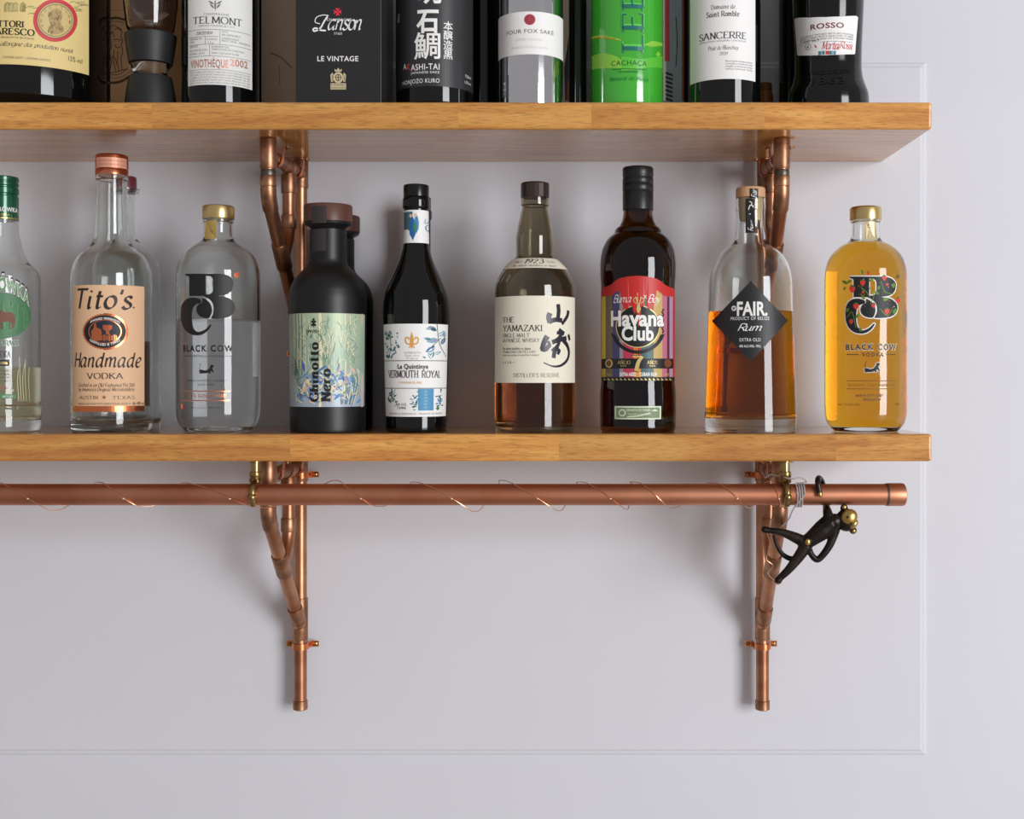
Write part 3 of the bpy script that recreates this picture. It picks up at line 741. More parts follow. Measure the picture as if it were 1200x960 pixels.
# ------------------------------------------------------------------ bottles
class Bottle:
    def __init__(s, name, label, cx, prof, zs, yfront=-0.176, ya=None, group=None, cat='bottle'):
        hwm = max(h for _, h in prof)
        if ya is None:
            ya = yfront
            for _ in range(20): ya = yfront+hwm*k(ya)
        s.ya, s.zs, s.cx = ya, zs, cx; s.X = (cx-VX)*k(ya); s.kk = k(ya)
        s.root = empty(name, (s.X, ya, zs)); tag(s.root, label, cat, group)
        P = [(h*s.kk, s.z(py)) for py, h in prof]; P[0] = (P[0][0], 0.0)
        s.raw = P; s.outer = pchip(P, 8)
    def z(s, py): return (VY-py)*s.kk-s.zs
    def rad(s, v):
        O = s.outer
        if v <= O[0][1]: return O[0][0]
        for (r0, z0), (r1, z1) in zip(O, O[1:]):
            if z0 <= v <= z1 and z1 > z0: return r0+(r1-r0)*(v-z0)/(z1-z0)
        return O[-1][0]
    def solid(s, m, name='body', seg=72, m_punt=True):
        r0 = s.outer[0][0]; pr = [(0, .004), (r0*.55, .003), (r0*.85, 0.0003)]+s.outer+[(0, s.outer[-1][1])]
        return lathe(name, pr, m, s.root, seg)
    def glass(s, m, t=.0022, tb=.006, liquid=None, level=None, name='glass_body', punt=.004, liq_name='liquid', seg=72):
        r0 = s.outer[0][0]; zt = s.outer[-1][1]
        out = [(0, punt), (r0*.5, punt*.8), (r0*.85, .0004)]+s.outer
        n = 60; inn = []
        rb = s.rad(tb+.008)-t
        for i in range(9):
            a = math.pi/2*i/8; c = .006; inn.append((rb-c+c*math.sin(a), tb+c-c*math.cos(a)))
        zs0 = tb+.0062
        for r, z in s.outer:
            if z > zs0+.001: inn.append((max(r-t, .004), z))
        inner = [(0, tb+punt*.6), (rb*.5, tb+punt*.4), (rb*.8, tb)]+inn
        cav = inner
        if liquid:   # the air space ends on the liquid surface
            za = s.z(level)+.0002; ra = max(s.rad(za)-t, .003)
            cav = [(0, za), (ra, za), (ra, za)]+[q for q in inner if q[1] > za+.0005]
        o = lathe(name, out+[(s.outer[-1][0]-t, zt)]+[q for i, q in enumerate(cav[::-1][1:]) if i == 0 or q != cav[::-1][i]], m, s.root, seg)
        if liquid:
            zl = s.z(level); e = 0.0; L = []
            for r, z in inner:
                if z < zl: L.append((r+e if r > 0 else 0, z-(e if z < tb+.004 else 0)))
            rl = max(s.rad(zl)-t, .003)+e
            L += [(rl, zl), (rl, zl), (0, zl)]
            q = [L[0]]
            for a in L[1:]:
                if a != q[-1]: q.append(a)
            lathe(liq_name, q, liquid, s.root, seg)
        return o
    def cap(s, prof, m, name='cap', seg=48, flute=None, corner=True, angle=38):
        P = [(h*s.kk, s.z(py)) for py, h in prof]
        pr = [(0, P[0][1])]+P+[(0, P[-1][1])]
        o = lathe(name, pr, m, s.root, seg, angle, flute); s.capprof = P
        return o
    def surf(s, py, prof=None):
        f = s.rad
        if prof:
            PP = sorted([(s.z(a), h*s.kk) for a, h in prof])
            def f(v):
                if v <= PP[0][0]: return PP[0][1]
                for (z0, r0), (z1, r1) in zip(PP, PP[1:]):
                    if z0 <= v <= z1 and z1 > z0: return r0+(r1-r0)*(v-z0)/(z1-z0)
                return PP[-1][1]
        return CylSurf(s.X, s.ya, s.zs, f, f(s.z(py)))
    def label(s, x0, y0, x1, y1, m, vstep=0, name='label', prof=None):
        S = s.surf((y0+y1)/2, prof); S.vstep = vstep
        S.band(x0, y0, x1, y1, m, 0); sh = S.finish(s.root, {'*': name})[0]
        return S, sh
    def wrap(s, y0, y1, m, a0=-180, a1=180, vstep=0, name='label', py=None):
        S = s.surf(py or (y0+y1)/2); S.vstep = vstep; R = S.R
        v0, v1 = S.uv(s.cx, y1)[1], S.uv(s.cx, y0)[1]
        S.add([[(math.radians(a0)*R, v0), (math.radians(a1)*R, v0), (math.radians(a1)*R, v1), (math.radians(a0)*R, v1)]], m, 0)
        sh = S.finish(s.root, {'*': name})[0]
        return S, sh

ink = mat('black_ink', (24, 22, 22), 0.5); white_ink = mat('white_ink', (238, 237, 233), 0.5); grey_ink = mat('grey_ink', (120, 118, 116), 0.5)
dgrey_ink = mat('dark_grey_ink', (70, 68, 66), 0.5); cop_ink = mat('copper_foil_print', (224, 128, 84), 0.25, 0.9); red_ink = mat('red_ink', (206, 58, 66), 0.5)
gold_ink = mat('gold_foil_print', (206, 176, 110), 0.3, 0.8); green_ink = mat('green_ink', (62, 128, 70), 0.5); teal_ink = mat('teal_ink', (64, 120, 128), 0.5)
blue_ink = mat('blue_ink', (58, 132, 176), 0.5); navy_ink = mat('navy_ink', (30, 34, 48), 0.5); orange_ink = mat('orange_ink', (232, 146, 52), 0.5)
cream = mat('cream_paper', (233, 227, 208), 0.6, var=.03, vscale=200); white_paper = mat('white_paper', (238, 237, 235), 0.55, var=.02, vscale=200)
clear = glass_mat('clear_glass', (246, 249, 247)); smoke = glass_mat('smoky_glass', (188, 180, 160))
black_glass = mat('black_glass', (9, 9, 9), 0.04, spec=0.55); black_gloss = mat('black_cap', (14, 14, 15), 0.22)
black_satin = mat('black_satin_cap', (26, 26, 27), 0.35, bump=.05, vscale=300)
gold_cap = mat('gold_cap', (214, 188, 128), 0.28, 0.9)
NM = {'*': 'lettering'}
LOW = LO_TOP

# --- clear vodka bottle with green cap, cut by the left edge of the view
B = Bottle('vodka_bottle', 'clear vodka bottle with green screw cap and bison print', 3, [(508, 34), (505, 40), (498, 42), (480, 42), (476, 42.4), (473, 41.4), (440, 41.6), (340, 42), (326, 41.6), (317, 38), (309, 30), (300, 24.5), (285, 20.3), (270, 17.8), (250, 16.5), (232, 15.5)], LOW)
pale = liquid_mat('pale_green_spirit', (.80, .80, .52))
B.glass(clear, liquid=pale, level=431, tb=.012)
green_cap = mat('green_cap', (18, 84, 58), 0.25, 0.35, coat=.5)
B.cap([(258.8, 17.4), (258.8, 17.6), (231, 17.6), (230, 16.6), (228.5, 16.6), (227.5, 17.8), (221.5, 17.8), (220.5, 16.8), (219, 16.8), (218, 17.8), (215.5, 17.8), (214.8, 17), (213.5, 17), (212.8, 17.8), (209, 17.8), (207.8, 16.8)], green_cap)
S = B.surf(248, [(260, 17.7), (207, 17.7)])
S.text('\u017bUBR\u00d3WKA', -13, 20.2, 247.5, 5, white_ink, 'bold'); S.text('POLSKA', -10, 12, 252.5, 2.6, gold_ink)
S.band(-14, 254.4, 20.3, 255.8, gold_ink); S.finish(B.root, NM)
S = B.surf(400)
S.ell(3, 370, 33, 27, mat('forest_print', (74, 122, 84), .5, var=.3, vscale=300), 1)
rnd = random.Random(5)
for i in range(26):
    x = rnd.uniform(-24, 32); S.stroke([(x, 386), (x+rnd.uniform(-2, 2), 372), (x+rnd.uniform(-3, 3), 352+abs(x-3)*.3)], 1.4, rnd.choice([green_ink, mat('pale_leaf', (98, 138, 92), .5), mat('dark_leaf', (38, 82, 56), .5)]), 2)
bison = mat('bison_brown', (118, 78, 58), .6, var=.2, vscale=300)
S.poly([(-16, 372), (-12, 364), (-4, 361), (6, 366), (13, 366), (17, 370), (17.5, 377), (15.5, 385), (13.5, 385), (13.5, 379), (9, 377), (2, 378), (1, 386), (-2, 386), (-3, 378), (-9, 380), (-10, 387), (-12, 387), (-13, 379)], bison, 3)
S.text('\u017bUBR\u00d3WKA', -31, 35, 341.5, 17, ink, 'black', 3, arc=17, bold=.075); S.text('\u017bUBR\u00d3WKA', -30, 34, 341, 15.5, white_ink, 'black', 4, arc=17, bold=.05)
S.text('\u017bUBR\u00d3WKA', -29.5, 33.5, 340.6, 14.5, mat('green_fade', (96, 150, 96), .5), 'bold', 5, arc=17, bold=.012)
S.text('BISON GRASS', -19, 22, 405.5, 7, white_ink, 'serifb', 3); S.text('BISON GRASS', -19, 21.6, 405.3, 6.6, green_ink, 'serif', 4)
S.text('VODKA', -8, 12.6, 419, 7.5, ink, 'serif', 2)
S.band(-12, 421.5, 11, 429, ink, 1); S.text('THE ORIGINAL', -9, 9, 427, 3, gold_ink, 'sans', 2)
for j in range(4): S.text('FLAVOURED VODKA WITH GRASS'[j*3:], -11, 11, 435.5+j*4, 2.4, dgrey_ink, 'sans', 1)
S.text('40% vol', -2, 9, 456, 3, red_ink, 'sans', 1); S.text('70cl', 9, 16, 459, 3, white_ink, 'bold', 1)
S.band(-12, 462.3, 18, 467, green_ink, 1); S.text('NATURE', 3, 15, 466, 2.6, white_ink, 'sans', 2)
for x in (22, 25, 28, 31, 35): S.stroke([(x+rnd.uniform(-3, 1), 418+rnd.uniform(0, 15)), (x-1.5, 445), (x, 470)], .7, mat('grass_blade', (206, 208, 160), .5), 1)
S.text('POLMOS POLMOS', -34, 40, 480, 5.5, clear, 'bold', 3)
S.finish(B.root, NM)

# --- handmade vodka bottle, peach label and copper cap
B = Bottle('vodka_bottle', 'tall empty glass vodka bottle with copper cap and peach paper label', 131, [(508, 37), (505.5, 42), (500, 45.4), (490, 46), (430, 46), (335, 46), (322, 45.3), (311, 42.5), (302, 38), (294, 30), (286, 22.5), (280, 20), (262, 19), (240, 18), (222, 17.2), (212, 16.8), (212, 16.8), (211.2, 18.1), (207.5, 18.1), (206, 17.2), (206, 17.2), (190, 14)], LOW)
B.glass(clear, t=.0026, tb=.009)
cap_c = metal_mat('copper_cap', (232, 150, 116), (206, 112, 78), 0.22, 80); cap_p = mat('pink_copper_paper', (226, 164, 138), .45, .25, var=.12, vscale=300)
B.cap([(206.3, 18), (206.3, 18.5), (200, 18.5), (199.4, 18.1), (198.6, 18.1), (198, 18.5), (196, 18.5), (196, 18.5), (184, 18.5), (183, 18.1), (182.2, 16.8)], cap_c)
S = B.surf(190, [(200, 18.5), (180, 18.5)]); S.band(113, 184.2, 148.2, 196, cap_p, 0); sh = S.finish(B.root, {'*': 'seal_strip'})[0]
for j in range(2): S.text('ORIGINAL HANDMADE VODKA', 116, 147, 189+j*4.5, 2, mat('seal_ink', (180, 104, 84), .5), 'sans', 1)
S.finish(sh, NM)
peach = mat('peach_paper', (226, 184, 146), .6, var=.04, vscale=150)
S, sh = B.label(85.3, 334, 169, 482.8, peach)
brn = mat('brown_black_ink', (48, 34, 28), .5)
S.band(85.3, 476, 169, 482.8, cop_ink, 1)
S.text("Tito's", 91, 156, 361.5, 22.5, brn, 'ital', 1); S.ell(156.5, 360.5, 1.1, 1.1, brn, 1, 10)
S.ell(123.2, 388.7, 25.2, 20.2, cop_ink, 1, 96, burst=.07); S.ell(123.2, 388.7, 24.3, 19.2, ink, 2); S.ell(123.2, 388.7, 19.3, 14.3, cop_ink, 3); S.ell(123.2, 388.7, 18.2, 13.2, navy_ink, 4)
S.text('AWARD WINNING', 106, 140.5, 374.5, 2.6, white_ink, 'bold', 5, arc=4.5); S.text('DISTILLED & TIMES', 106, 140.5, 405.2, 2.6, white_ink, 'bold', 5, arc=-5.5)
S.poly([(108, 398), (107.5, 388), (110, 385), (111, 379), (112.6, 379), (113.5, 384), (118.5, 386), (119.5, 390), (119.5, 399), (110, 400)], cop_ink, 5)
S.poly([(120.5, 381), (131, 381), (131.5, 385), (128, 388), (128.5, 392), (124.5, 392), (124, 388), (121, 386)], cop_ink, 5)
for cx_ in (122.5, 128.5, 134): S.ell(cx_, 396, 3.2, 4, cop_ink, 5, 16); S.stroke([(cx_-1.2, 392.5), (cx_-1.6, 396), (cx_-1.2, 399.5)], .6, ink, 6); S.stroke([(cx_+1.2, 392.5), (cx_+1.6, 396), (cx_+1.2, 399.5)], .6, ink, 6)
S.text('Handmade', 87.8, 165.5, 430.2, 17, brn, 'ital', 1)
S.text('VODKA', 101.3, 145, 444, 6.6, brn, 'serif', 1)
S.text('Crafted in an Old Fashioned Pot Still', 92.5, 157.5, 453.3, 4, brn, 'ital', 1); S.text("by America's Original Microdistillery", 92.5, 157.5, 458.4, 4, brn, 'ital', 1)
S.text('AUSTIN', 93.3, 114.8, 468, 4, brn, 'serif', 1); S.text('TEXAS', 131.5, 158, 468, 4, brn, 'serif', 1); S.text('\u2605', 119.3, 124.7, 468, 4.6, mat('brown_star', (130, 80, 44), .5), 'sans', 1)
S.text('DISTILLED & BOTTLED BY FIFTH GENERATION INC. AUSTIN TX', 92, 153, 474.6, 2.4, brn, 'sans', 1); S.text('Alc 40% vol', 155, 168.3, 474.4, 3.4, brn, 'bold', 1)
S.finish(sh, NM)
# back label
S = B.surf(410); R = S.R; v0, v1 = S.uv(131, 478)[1], S.uv(131, 398)[1]
S.add([[(R*2.05, v0), (R*3.6, v0), (R*3.6, v1), (R*2.05, v1)]], mat('kraft_back_label', (176, 140, 108), .6), 0); S.finish(B.root, {'*': 'back_label'})

# --- glass bottle with maroon cap behind the peach-labelled one
B = Bottle('spirit_bottle', 'clear glass bottle with maroon cap standing behind the peach-labelled vodka', 147, [(508, 32), (504, 38), (490, 40), (320, 40), (308, 38), (297, 32), (288, 22), (281, 14), (274, 11), (228, 10), (226, 15), (222, 16), (221, 11), (212, 9)], LOW, ya=-.046)
B.glass(clear, t=.002, tb=.006)
B.cap([(222.5, 12), (222.5, 12.6), (210, 12.6), (207.5, 11.6)], mat('maroon_cap', (98, 40, 50), .4))

# --- clear bottle with black monogram
def monogram(S, fx, fy, m, layer=1, grow=0):
    def bez(P): return [(fx(x), fy(y)) for x, y in P]
    def cr(P, n=5): return [(v.x, v.y) for v in catmull([(x, y, 0) for x, y in P], n)]
    stem = [(217.3, 321), (241, 321), (241, 347), (222, 347), (222, 325), (220.5, 323.6), (217.3, 323)]
    bowl = cr([(241, 321), (257, 321), (267, 322.8), (272.6, 328), (273.3, 333.5), (271.5, 340), (266, 344.8), (256, 346.7)])+[(241, 346.7)]+cr([(241, 345), (246, 344.6), (249, 342), (249.7, 338), (249.7, 329), (248.6, 325.6), (245.5, 323.7), (241, 323.3)], 3)
    low = [(238, 346.7), (256, 346.7)]+cr([(256, 346.9), (267, 349), (273.6, 354.5), (275.3, 360.5), (273.5, 367), (266.5, 372), (254, 373.5), (247.5, 373.3)])+cr([(247.5, 372), (250.3, 366), (250, 358), (246.5, 351.8), (238, 346.7)], 4)
    drop = cr([(237, 354.5), (232.5, 357), (230.3, 362), (231.5, 367.5), (236, 371.6), (244.5, 373), (247.7, 368), (248.4, 362), (246, 355.5), (241, 350.8), (237.2, 349.6), (237, 354.5)], 4)
    cc = cr([(212, 368), (213, 358.5), (217, 352), (223, 349), (230, 349.2), (235, 351), (236.3, 354), (234.2, 355.6), (230.5, 356.5), (227, 360), (225.3, 366), (225, 375), (226.6, 384), (231, 388.8), (236.5, 388.3), (242, 385), (246.3, 380.5), (247.6, 381.3), (244, 387.3), (237.5, 392), (230, 393.2), (222, 391), (215.5, 384.5), (212.4, 376)], 3)
    parts = [stem, bowl, low, drop, cc]
    for P in parts:
        Q = [(fx(x), fy(y)) for x, y in P]
        if grow:   # outline: closed ribbon around each piece
            S.stroke_closed(Q, grow, m, layer)
        else: S.poly(Q, m, layer)
def stroke_closed(s, Q, w, m, layer):
    U = [s.uv(*p) for p in Q+[Q[0], Q[1]]]
    s.add(ribbon(U, lambda t, x: w*s.kf), m, layer)
Surf.stroke_closed = stroke_closed
COWP = [(232.6, 435), (235, 433.2), (237.5, 433.5), (240, 434.6), (243.5, 433.4), (246, 430.6), (246.6, 428), (248.6, 427.4), (250.8, 428.6), (249.8, 430.4), (248.8, 431.6), (249.6, 434), (250.8, 436.6), (249.4, 436.6), (247.4, 434.6), (246.6, 436), (247.4, 438), (246, 438), (244.6, 436.6), (241, 437.8), (237, 437.6), (235.4, 438.2), (233.4, 437.4), (234.6, 436)]
def cow(S, fx, fy, m, layer=1):
    S.poly([(fx(x), fy(y)) for x, y in COWP], m, layer); S.stroke([(fx(234.6), fy(433.6)), (fx(234.4), fy(429)), (fx(236), fy(426))], .6, m, layer)
COWB = [(508, 30), (505.5, 35), (500, 41.5), (493, 45.8), (484, 47.6), (470, 48), (330, 47.9), (318, 47.2), (308, 44.8), (300, 41), (293.5, 35.5), (288, 28.5), (284.6, 22), (282, 18.6), (278, 17), (268, 16.4), (261.5, 16.4), (260.5, 17.3), (258, 17.3), (257, 15.8), (245, 14)]
B = Bottle('vodka_bottle', 'clear flask-shouldered vodka bottle with large black BC monogram and gold cap', 256, COWB, LOW)
B.glass(clear, t=.0030, tb=.007, liquid=liquid_mat('clear_spirit', (.95, .96, .97)), level=376)
B.cap([(257.2, 17.2), (257.2, 18.1), (256, 18.5), (244, 18.5), (242.3, 17.8), (241.6, 16.5)], gold_cap)
tear = mat('gold_tear_strip', (196, 166, 96), .35, .5)
S, sh = B.label(241.6, 258.5, 254, 280, tear, name='seal_strip'); S.text('1.0000', 278, 250.5, 276, 5.2, ink, 'ital', 1, vert=False) if 0 else S.text('1-66931', 261, 250.5, 277, 5, ink, 'ital', 1, vert=True); S.finish(sh, NM)
S = B.surf(350); I = lambda v: v
monogram(S, I, I, ink, 1)
for a in range(0, 180, 30):
    ca, sa = math.cos(math.radians(a))*3.6, math.sin(math.radians(a))*3.6
    S.stroke([(277.6-ca, 322.4-sa), (277.6+ca, 322.4+sa)], 1.2, cop_ink, 1)
S.text('BLACK COW', 215.2, 272.8, 411.9, 7.2, ink, 'bold', 1, track=1.3, bold=.034)
S.text('PURE MILK VODKA', 222, 262, 418.7, 2.6, ink, 'sans', 1); S.band(215.5, 417, 220.5, 417.6, ink); S.band(264, 417, 272, 417.6, ink)
cow(S, I, I, ink, 1)
S.text('MADE IN WEST DORSET', 220, 266.5, 447.6, 2.7, ink, 'sans', 1); S.text('ENGLAND', 232, 251.3, 452, 2.7, ink, 'sans', 1)
S.band(215.6, 458.1, 269, 459.1, cop_ink); S.band(215.6, 469, 269, 470, cop_ink); S.text('THE GOLD TOP', 220.5, 264.5, 466.2, 4.4, cop_ink, 'bold', 1, track=1.3)
S.text('70cl e  ALC. 40% VOL', 224, 260, 479, 2.4, ink, 'sans', 1); S.band(214.5, 474, 216, 480.5, red_ink)
for j in range(30): S.text('INGREDIENTS'[j % 5:], 296, 302.3, 380+j*2.1, 1.2, white_ink, 'sans', 1)
S.finish(B.root, NM)

# --- matt black liqueur bottle
matt = mat('matt_black_glass', (17, 17, 18), .42, bump=.02, vscale=400)
wood_cap = mat('walnut_cap', (92, 58, 48), .4, var=.25, vscale=120)
CH = [(508, 40), (506, 42.8), (502, 43.8), (495, 44), (400, 44.3), (352, 45), (342, 44), (333, 41.4), (325, 36.6), (318, 30), (313, 25), (309, 22.4), (304, 21.5), (270, 21.5), (269.8, 20)]
def black_liqueur(cx, label, **kw):
    f = .936 if 'ya' in kw else 1.0; Y = lambda y: VY+(y-VY)*f
    B = Bottle('liqueur_bottle', label, cx, [(Y(y), h*f) for y, h in CH], LOW, **kw)
    B.solid(matt)
    B.cap([(Y(y), h*f) for y, h in ((270, 19.5), (267.5, 21), (264, 27), (261, 28))], black_satin, 'cap_collar')
    B.cap([(Y(y), h*f) for y, h in ((261.2, 27.9), (261, 28.3), (242.5, 28.3), (241, 27.4))], wood_cap, 'wooden_cap', seg=64)
    return B
B = black_liqueur(384.5, 'matt black liqueur bottle with round wooden cap and green-blue jungle label', yfront=-.186)
strip = mat('dark_paper_strip', (52, 46, 46), .6)
S = B.surf(250, [(262, 28.4), (240, 28.4)]); S.band(365.5, 241.2, 382.5, 261.3, strip, 0); S.finish(B.root, {'*': 'seal_strip'})
S = B.surf(285); S.band(366.5, 268, 382, 294, strip, 0); S.finish(B.root, {'*': 'seal_strip'})
jung = ramp_mat('jungle_print', [(0, (150, 160, 196)), (.3, (176, 190, 190)), (.5, (158, 180, 160)), (1, (184, 200, 168))], 2, .01, .14, .45, .15)
S, sh = B.label(339.6, 367, 426.8, 477, jung)
pk = mat('cream_print_line', (232, 222, 184), .45); pgreen = mat('sage_print', (134, 160, 134), .5); dgreen = mat('deep_sage_print', (104, 134, 116), .5); pblue = mat('jungle_blue', (96, 142, 190), .5); ppink = mat('pink_print', (220, 186, 166), .5); cobalt = mat('cobalt_print', (70, 112, 182), .5)
rnd = random.Random(11)
for x in (343, 347, 350.5, 354): S.stroke([(x, 368), (x+.6, 400), (x, 440)], 1.3, dgreen, 1); S.stroke([(x+1.6, 368), (x+1.9, 400), (x+2, 432)], .8, pk, 1)
S.stroke([(375, 477), (376, 430), (375.5, 380), (375, 367)], 3.2, pk, 1); S.stroke([(340.6, 368), (340.6, 477)], 1.6, ppink, 1); S.stroke([(403, 470), (405, 420), (404, 368)], 1.6, pk, 1); S.stroke([(423.5, 368), (424, 420), (424, 477)], 3.4, ppink, 1)
for i in range(90):
    x, y = rnd.uniform(349, 417), rnd.uniform(384, 432); S.stroke([(x, y), (x+rnd.uniform(-4, 4), y-rnd.uniform(4, 8)), (x+rnd.uniform(-6, 6), y-rnd.uniform(9, 14))], .8, rnd.choice([pk, pgreen, dgreen, pk]), 2, 3)
for i in range(16): S.leaf(rnd.uniform(350, 414), rnd.uniform(386, 434), rnd.uniform(8, 14), rnd.uniform(4, 8), rnd.uniform(30, 150), rnd.choice([pgreen, dgreen]), 1)
for i in range(150):
    x, y = rnd.uniform(343, 422), rnd.uniform(436, 476); a = rnd.uniform(20, 160); L = rnd.uniform(6, 15)
    if y-L*math.sin(math.radians(a)) > 476 or x+L*math.cos(math.radians(a)) > 423 or x+L*math.cos(math.radians(a)) < 342: continue
    S.leaf(x, y, L, rnd.uniform(1.4, 3), a, rnd.choice([pblue, cobalt, pk, ppink, pblue, pgreen]), 3)
for i in range(14):
    x = 347+i*.9; S.stroke([(356-i*1.0, 470-i*3.2), (352-i*.4, 467-i*3.2), (360-i*1.2, 463-i*3.4)], .7, rnd.choice([dgreen, ink]), 3, 3)
for x in (357.5, 384, 391, 398, 410, 416):
    S.stroke([(x+rnd.uniform(-1, 1), 462), (x+.8, 430), (x+rnd.uniform(-.6, .6), 400), (x, 370)], rnd.uniform(.8, 1.6), rnd.choice([pk, pgreen, pk]), 1)
for i in range(26):
    a = rnd.uniform(25, 155); x, y = rnd.uniform(352, 416), rnd.uniform(452, 474); S.leaf(x, y, rnd.uniform(7, 13), 1.5, a, rnd.choice([pk, ppink, pk]), 4) if 343 < x+13*math.cos(math.radians(a)) < 423 else None
for i in range(9): S.stroke([(404+i*1.2, 474), (406+i*1.8, 455-i), (400+i*2.4, 442-i*.6)], .9, rnd.choice([teal_ink, pk, pblue]), 3, 3)
S.text('Ghinotto', 401, 373, 471.3, 9.8, ink, 'fat', 5, vert=True); S.text('Nero', 432, 387.3, 471.3, 10.5, ink, 'fat', 5, vert=True)
for (x, y) in ((368, 374.5), (366.3, 377), (369.7, 377), (368, 379), (366.4, 381), (369.6, 381)): S.ell(x, y, 1.3, 1.3, ink, 5, 10)
S.stroke([(368, 373), (368, 384)], .7, ink, 5); S.text('HUYU', 362, 374, 389.6, 2.8, ink, 'bold', 5)
S.finish(sh, {'*': 'artwork', 'black_ink': 'lettering'})
Bk = black_liqueur(395, 'second matt black liqueur bottle half hidden behind the jungle-labelled one', ya=-.051)

# --- vermouth bottle with botanical label
VB = [(508, 31), (505, 34), (499, 35), (489, 35.2), (440, 36.5), (378, 38), (366, 38.4), (356, 38), (346, 36.6), (336, 33.5), (326, 29.2), (314, 23.5), (302, 18.7), (294, 16.4), (287, 15), (284, 14.6), (246, 14.4), (246, 14.4), (245, 15.4), (242, 16.1), (236, 16.1), (233, 15.3), (231, 14.2)]
def vermouth(cx, label, **kw):
    f = .936 if 'ya' in kw else 1.0; Y = lambda y: VY+(y-VY)*f
    B = Bottle('vermouth_bottle', label, cx, [(Y(y), h*f) if (y, h) != (246, 14.4) else (Y(246), 14.4*f) for y, h in VB], LOW, **kw); B.solid(black_glass)
    B.cap([(Y(y), h*f) for y, h in ((231.2, 14.2), (231.2, 14.9), (219, 15), (217.8, 14.6), (217.2, 13.6))], black_gloss)
    return B
B = vermouth(487.7, 'slender black vermouth bottle with white botanical label and blue picture neck band')
S, sh = B.label(450.8, 379.5, 523.6, 488.6, white_paper)
S.band(450.8, 422.4, 523.6, 423.1, dgrey_ink, 3); S.band(450.8, 454.8, 523.6, 455.5, dgrey_ink, 3)
fl = mat('amber_print', (222, 160, 72), .4)
S.leaf(482.7, 409, 20, 4.6, 90, fl, 2); S.stroke([(481, 404), (476.5, 402), (475.5, 397), (478, 395.5), (479.6, 398)], 1.6, fl, 2); S.stroke([(484.4, 404), (489, 402), (490, 397), (487.4, 395.5), (485.8, 398)], 1.6, fl, 2)
S.band(478.8, 402.6, 486.8, 404, fl, 3); S.stroke([(482.7, 404), (479.5, 408)], 1.2, fl, 2); S.stroke([(482.7, 404), (486, 408)], 1.2, fl, 2)
for j, t_ in enumerate(('VERMOUTH', 'Royal extra', 'France')): S.text(t_, 473.5+j*1.5, 493-j*1.5, 414.6+j*3.2, 2.3, grey_ink, 'serif', 1)
S.text('La Quintinye', 466.5, 501.6, 432.2, 5.4, ink, 'bold', 4); S.text('VERMOUTH', 455.5, 490.5, 442.6, 8.4, brn, 'serif', 4); S.text('ROYAL', 494, 515.8, 442.6, 8, brn, 'serif', 4)
S.text('PREMIUM BLANC', 468, 495, 449.6, 2.3, fl, 'serif', 4)
rnd = random.Random(21); dteal = mat('dark_teal_print', (44, 84, 92), .5); lteal = mat('light_teal_print', (120, 172, 186), .5); lilac = mat('lilac_print', (168, 150, 190), .5)
for i in range(42):
    x, y = rnd.uniform(453, 467), rnd.uniform(389, 421); S.leaf(x, y, rnd.uniform(2.5, 5), rnd.uniform(1, 2.2), rnd.uniform(20, 160), rnd.choice([dteal, teal_ink, dteal, lteal]), 1)
S.stroke([(456, 421), (459, 405), (457, 388)], .8, dteal, 2)
S.stroke([(522, 418), (514, 402), (511, 380)], .9, dteal, 2); S.stroke([(500, 412), (508, 404), (516, 396)], .7, dteal, 2)
for (x, y, a, L) in ((511, 388, 150, 11), (512, 394, 30, 10), (513, 398, 190, 14), (516, 404, 60, 10), (510, 407, 205, 13), (508, 404, 250, 9), (506, 421, 120, 9), (504, 420, 60, 9), (499, 420, 150, 5), (509, 415, 20, 8), (520, 396, 100, 9), (507, 383, 200, 9), (505, 398, 170, 9)):
    S.leaf(x, y, L, L*.45, a, rnd.choice([blue_ink, teal_ink, lteal, lteal]), 1); S.leaf(x, y, L*.8, L*.16, a+4, rnd.choice([white_paper, lilac, dteal]), 2)
bb = mat('blue_stripe_print', (74, 146, 190), .5)
S.band(490, 455.8, 508.5, 481.3, bb, 1)
for j in range(6): S.ell(499, 459+j*3.7, 2.6-abs(j-2.5)*.3, 1.2, lteal, 2, 14)
for i in range(34):
    if i % 2: x, y = rnd.uniform(483, 489), rnd.uniform(458, 481)
    else: x, y = rnd.uniform(509, 518), rnd.uniform(456, 478)
    S.leaf(x, y, rnd.uniform(3, 6), rnd.uniform(1, 2), rnd.uniform(0, 180), rnd.choice([blue_ink, teal_ink, dteal]), 1)
for i in range(16): S.leaf(rnd.uniform(454, 463), rnd.uniform(460, 476), rnd.uniform(3, 7), 1.6, rnd.uniform(0, 180), rnd.choice([dteal, teal_ink, green_ink]), 1)
S.stroke([(463, 456), (461, 466), (464, 472), (462, 477)], .6, dgrey_ink, 1); S.text('16% VOL.', 464, 477, 475.5, 2.8, dgrey_ink, 'ital', 1); S.text('750ML', 464.5, 476, 479.5, 2.8, dgrey_ink, 'ital', 1); S.leaf(513.6, 481, 5, 4, 90, green_ink, 1)
S.text('MAISON LA QUINTINYE - PRODUIT DE FRANCE', 456, 519, 486, 1.9, dgrey_ink, 'sans', 1)
S.finish(sh, {'*': 'artwork', 'brown_black_ink': 'lettering', 'black_ink': 'lettering'})
S, sh = B.label(473.2, 246, 503, 284.6, white_paper, name='neck_label')
S.band(473.6, 248, 483.5, 281, mat('neck_picture_teal', (70, 104, 112), .5, var=.4, vscale=600), 1); S.leaf(484, 282, 30, 8, 92, mat('royal_blue_print', (34, 98, 158), .5), 2); S.leaf(488, 274, 24, 6, 90, blue_ink, 2); S.leaf(486.5, 272, 12, 4, 90, green_ink, 3)
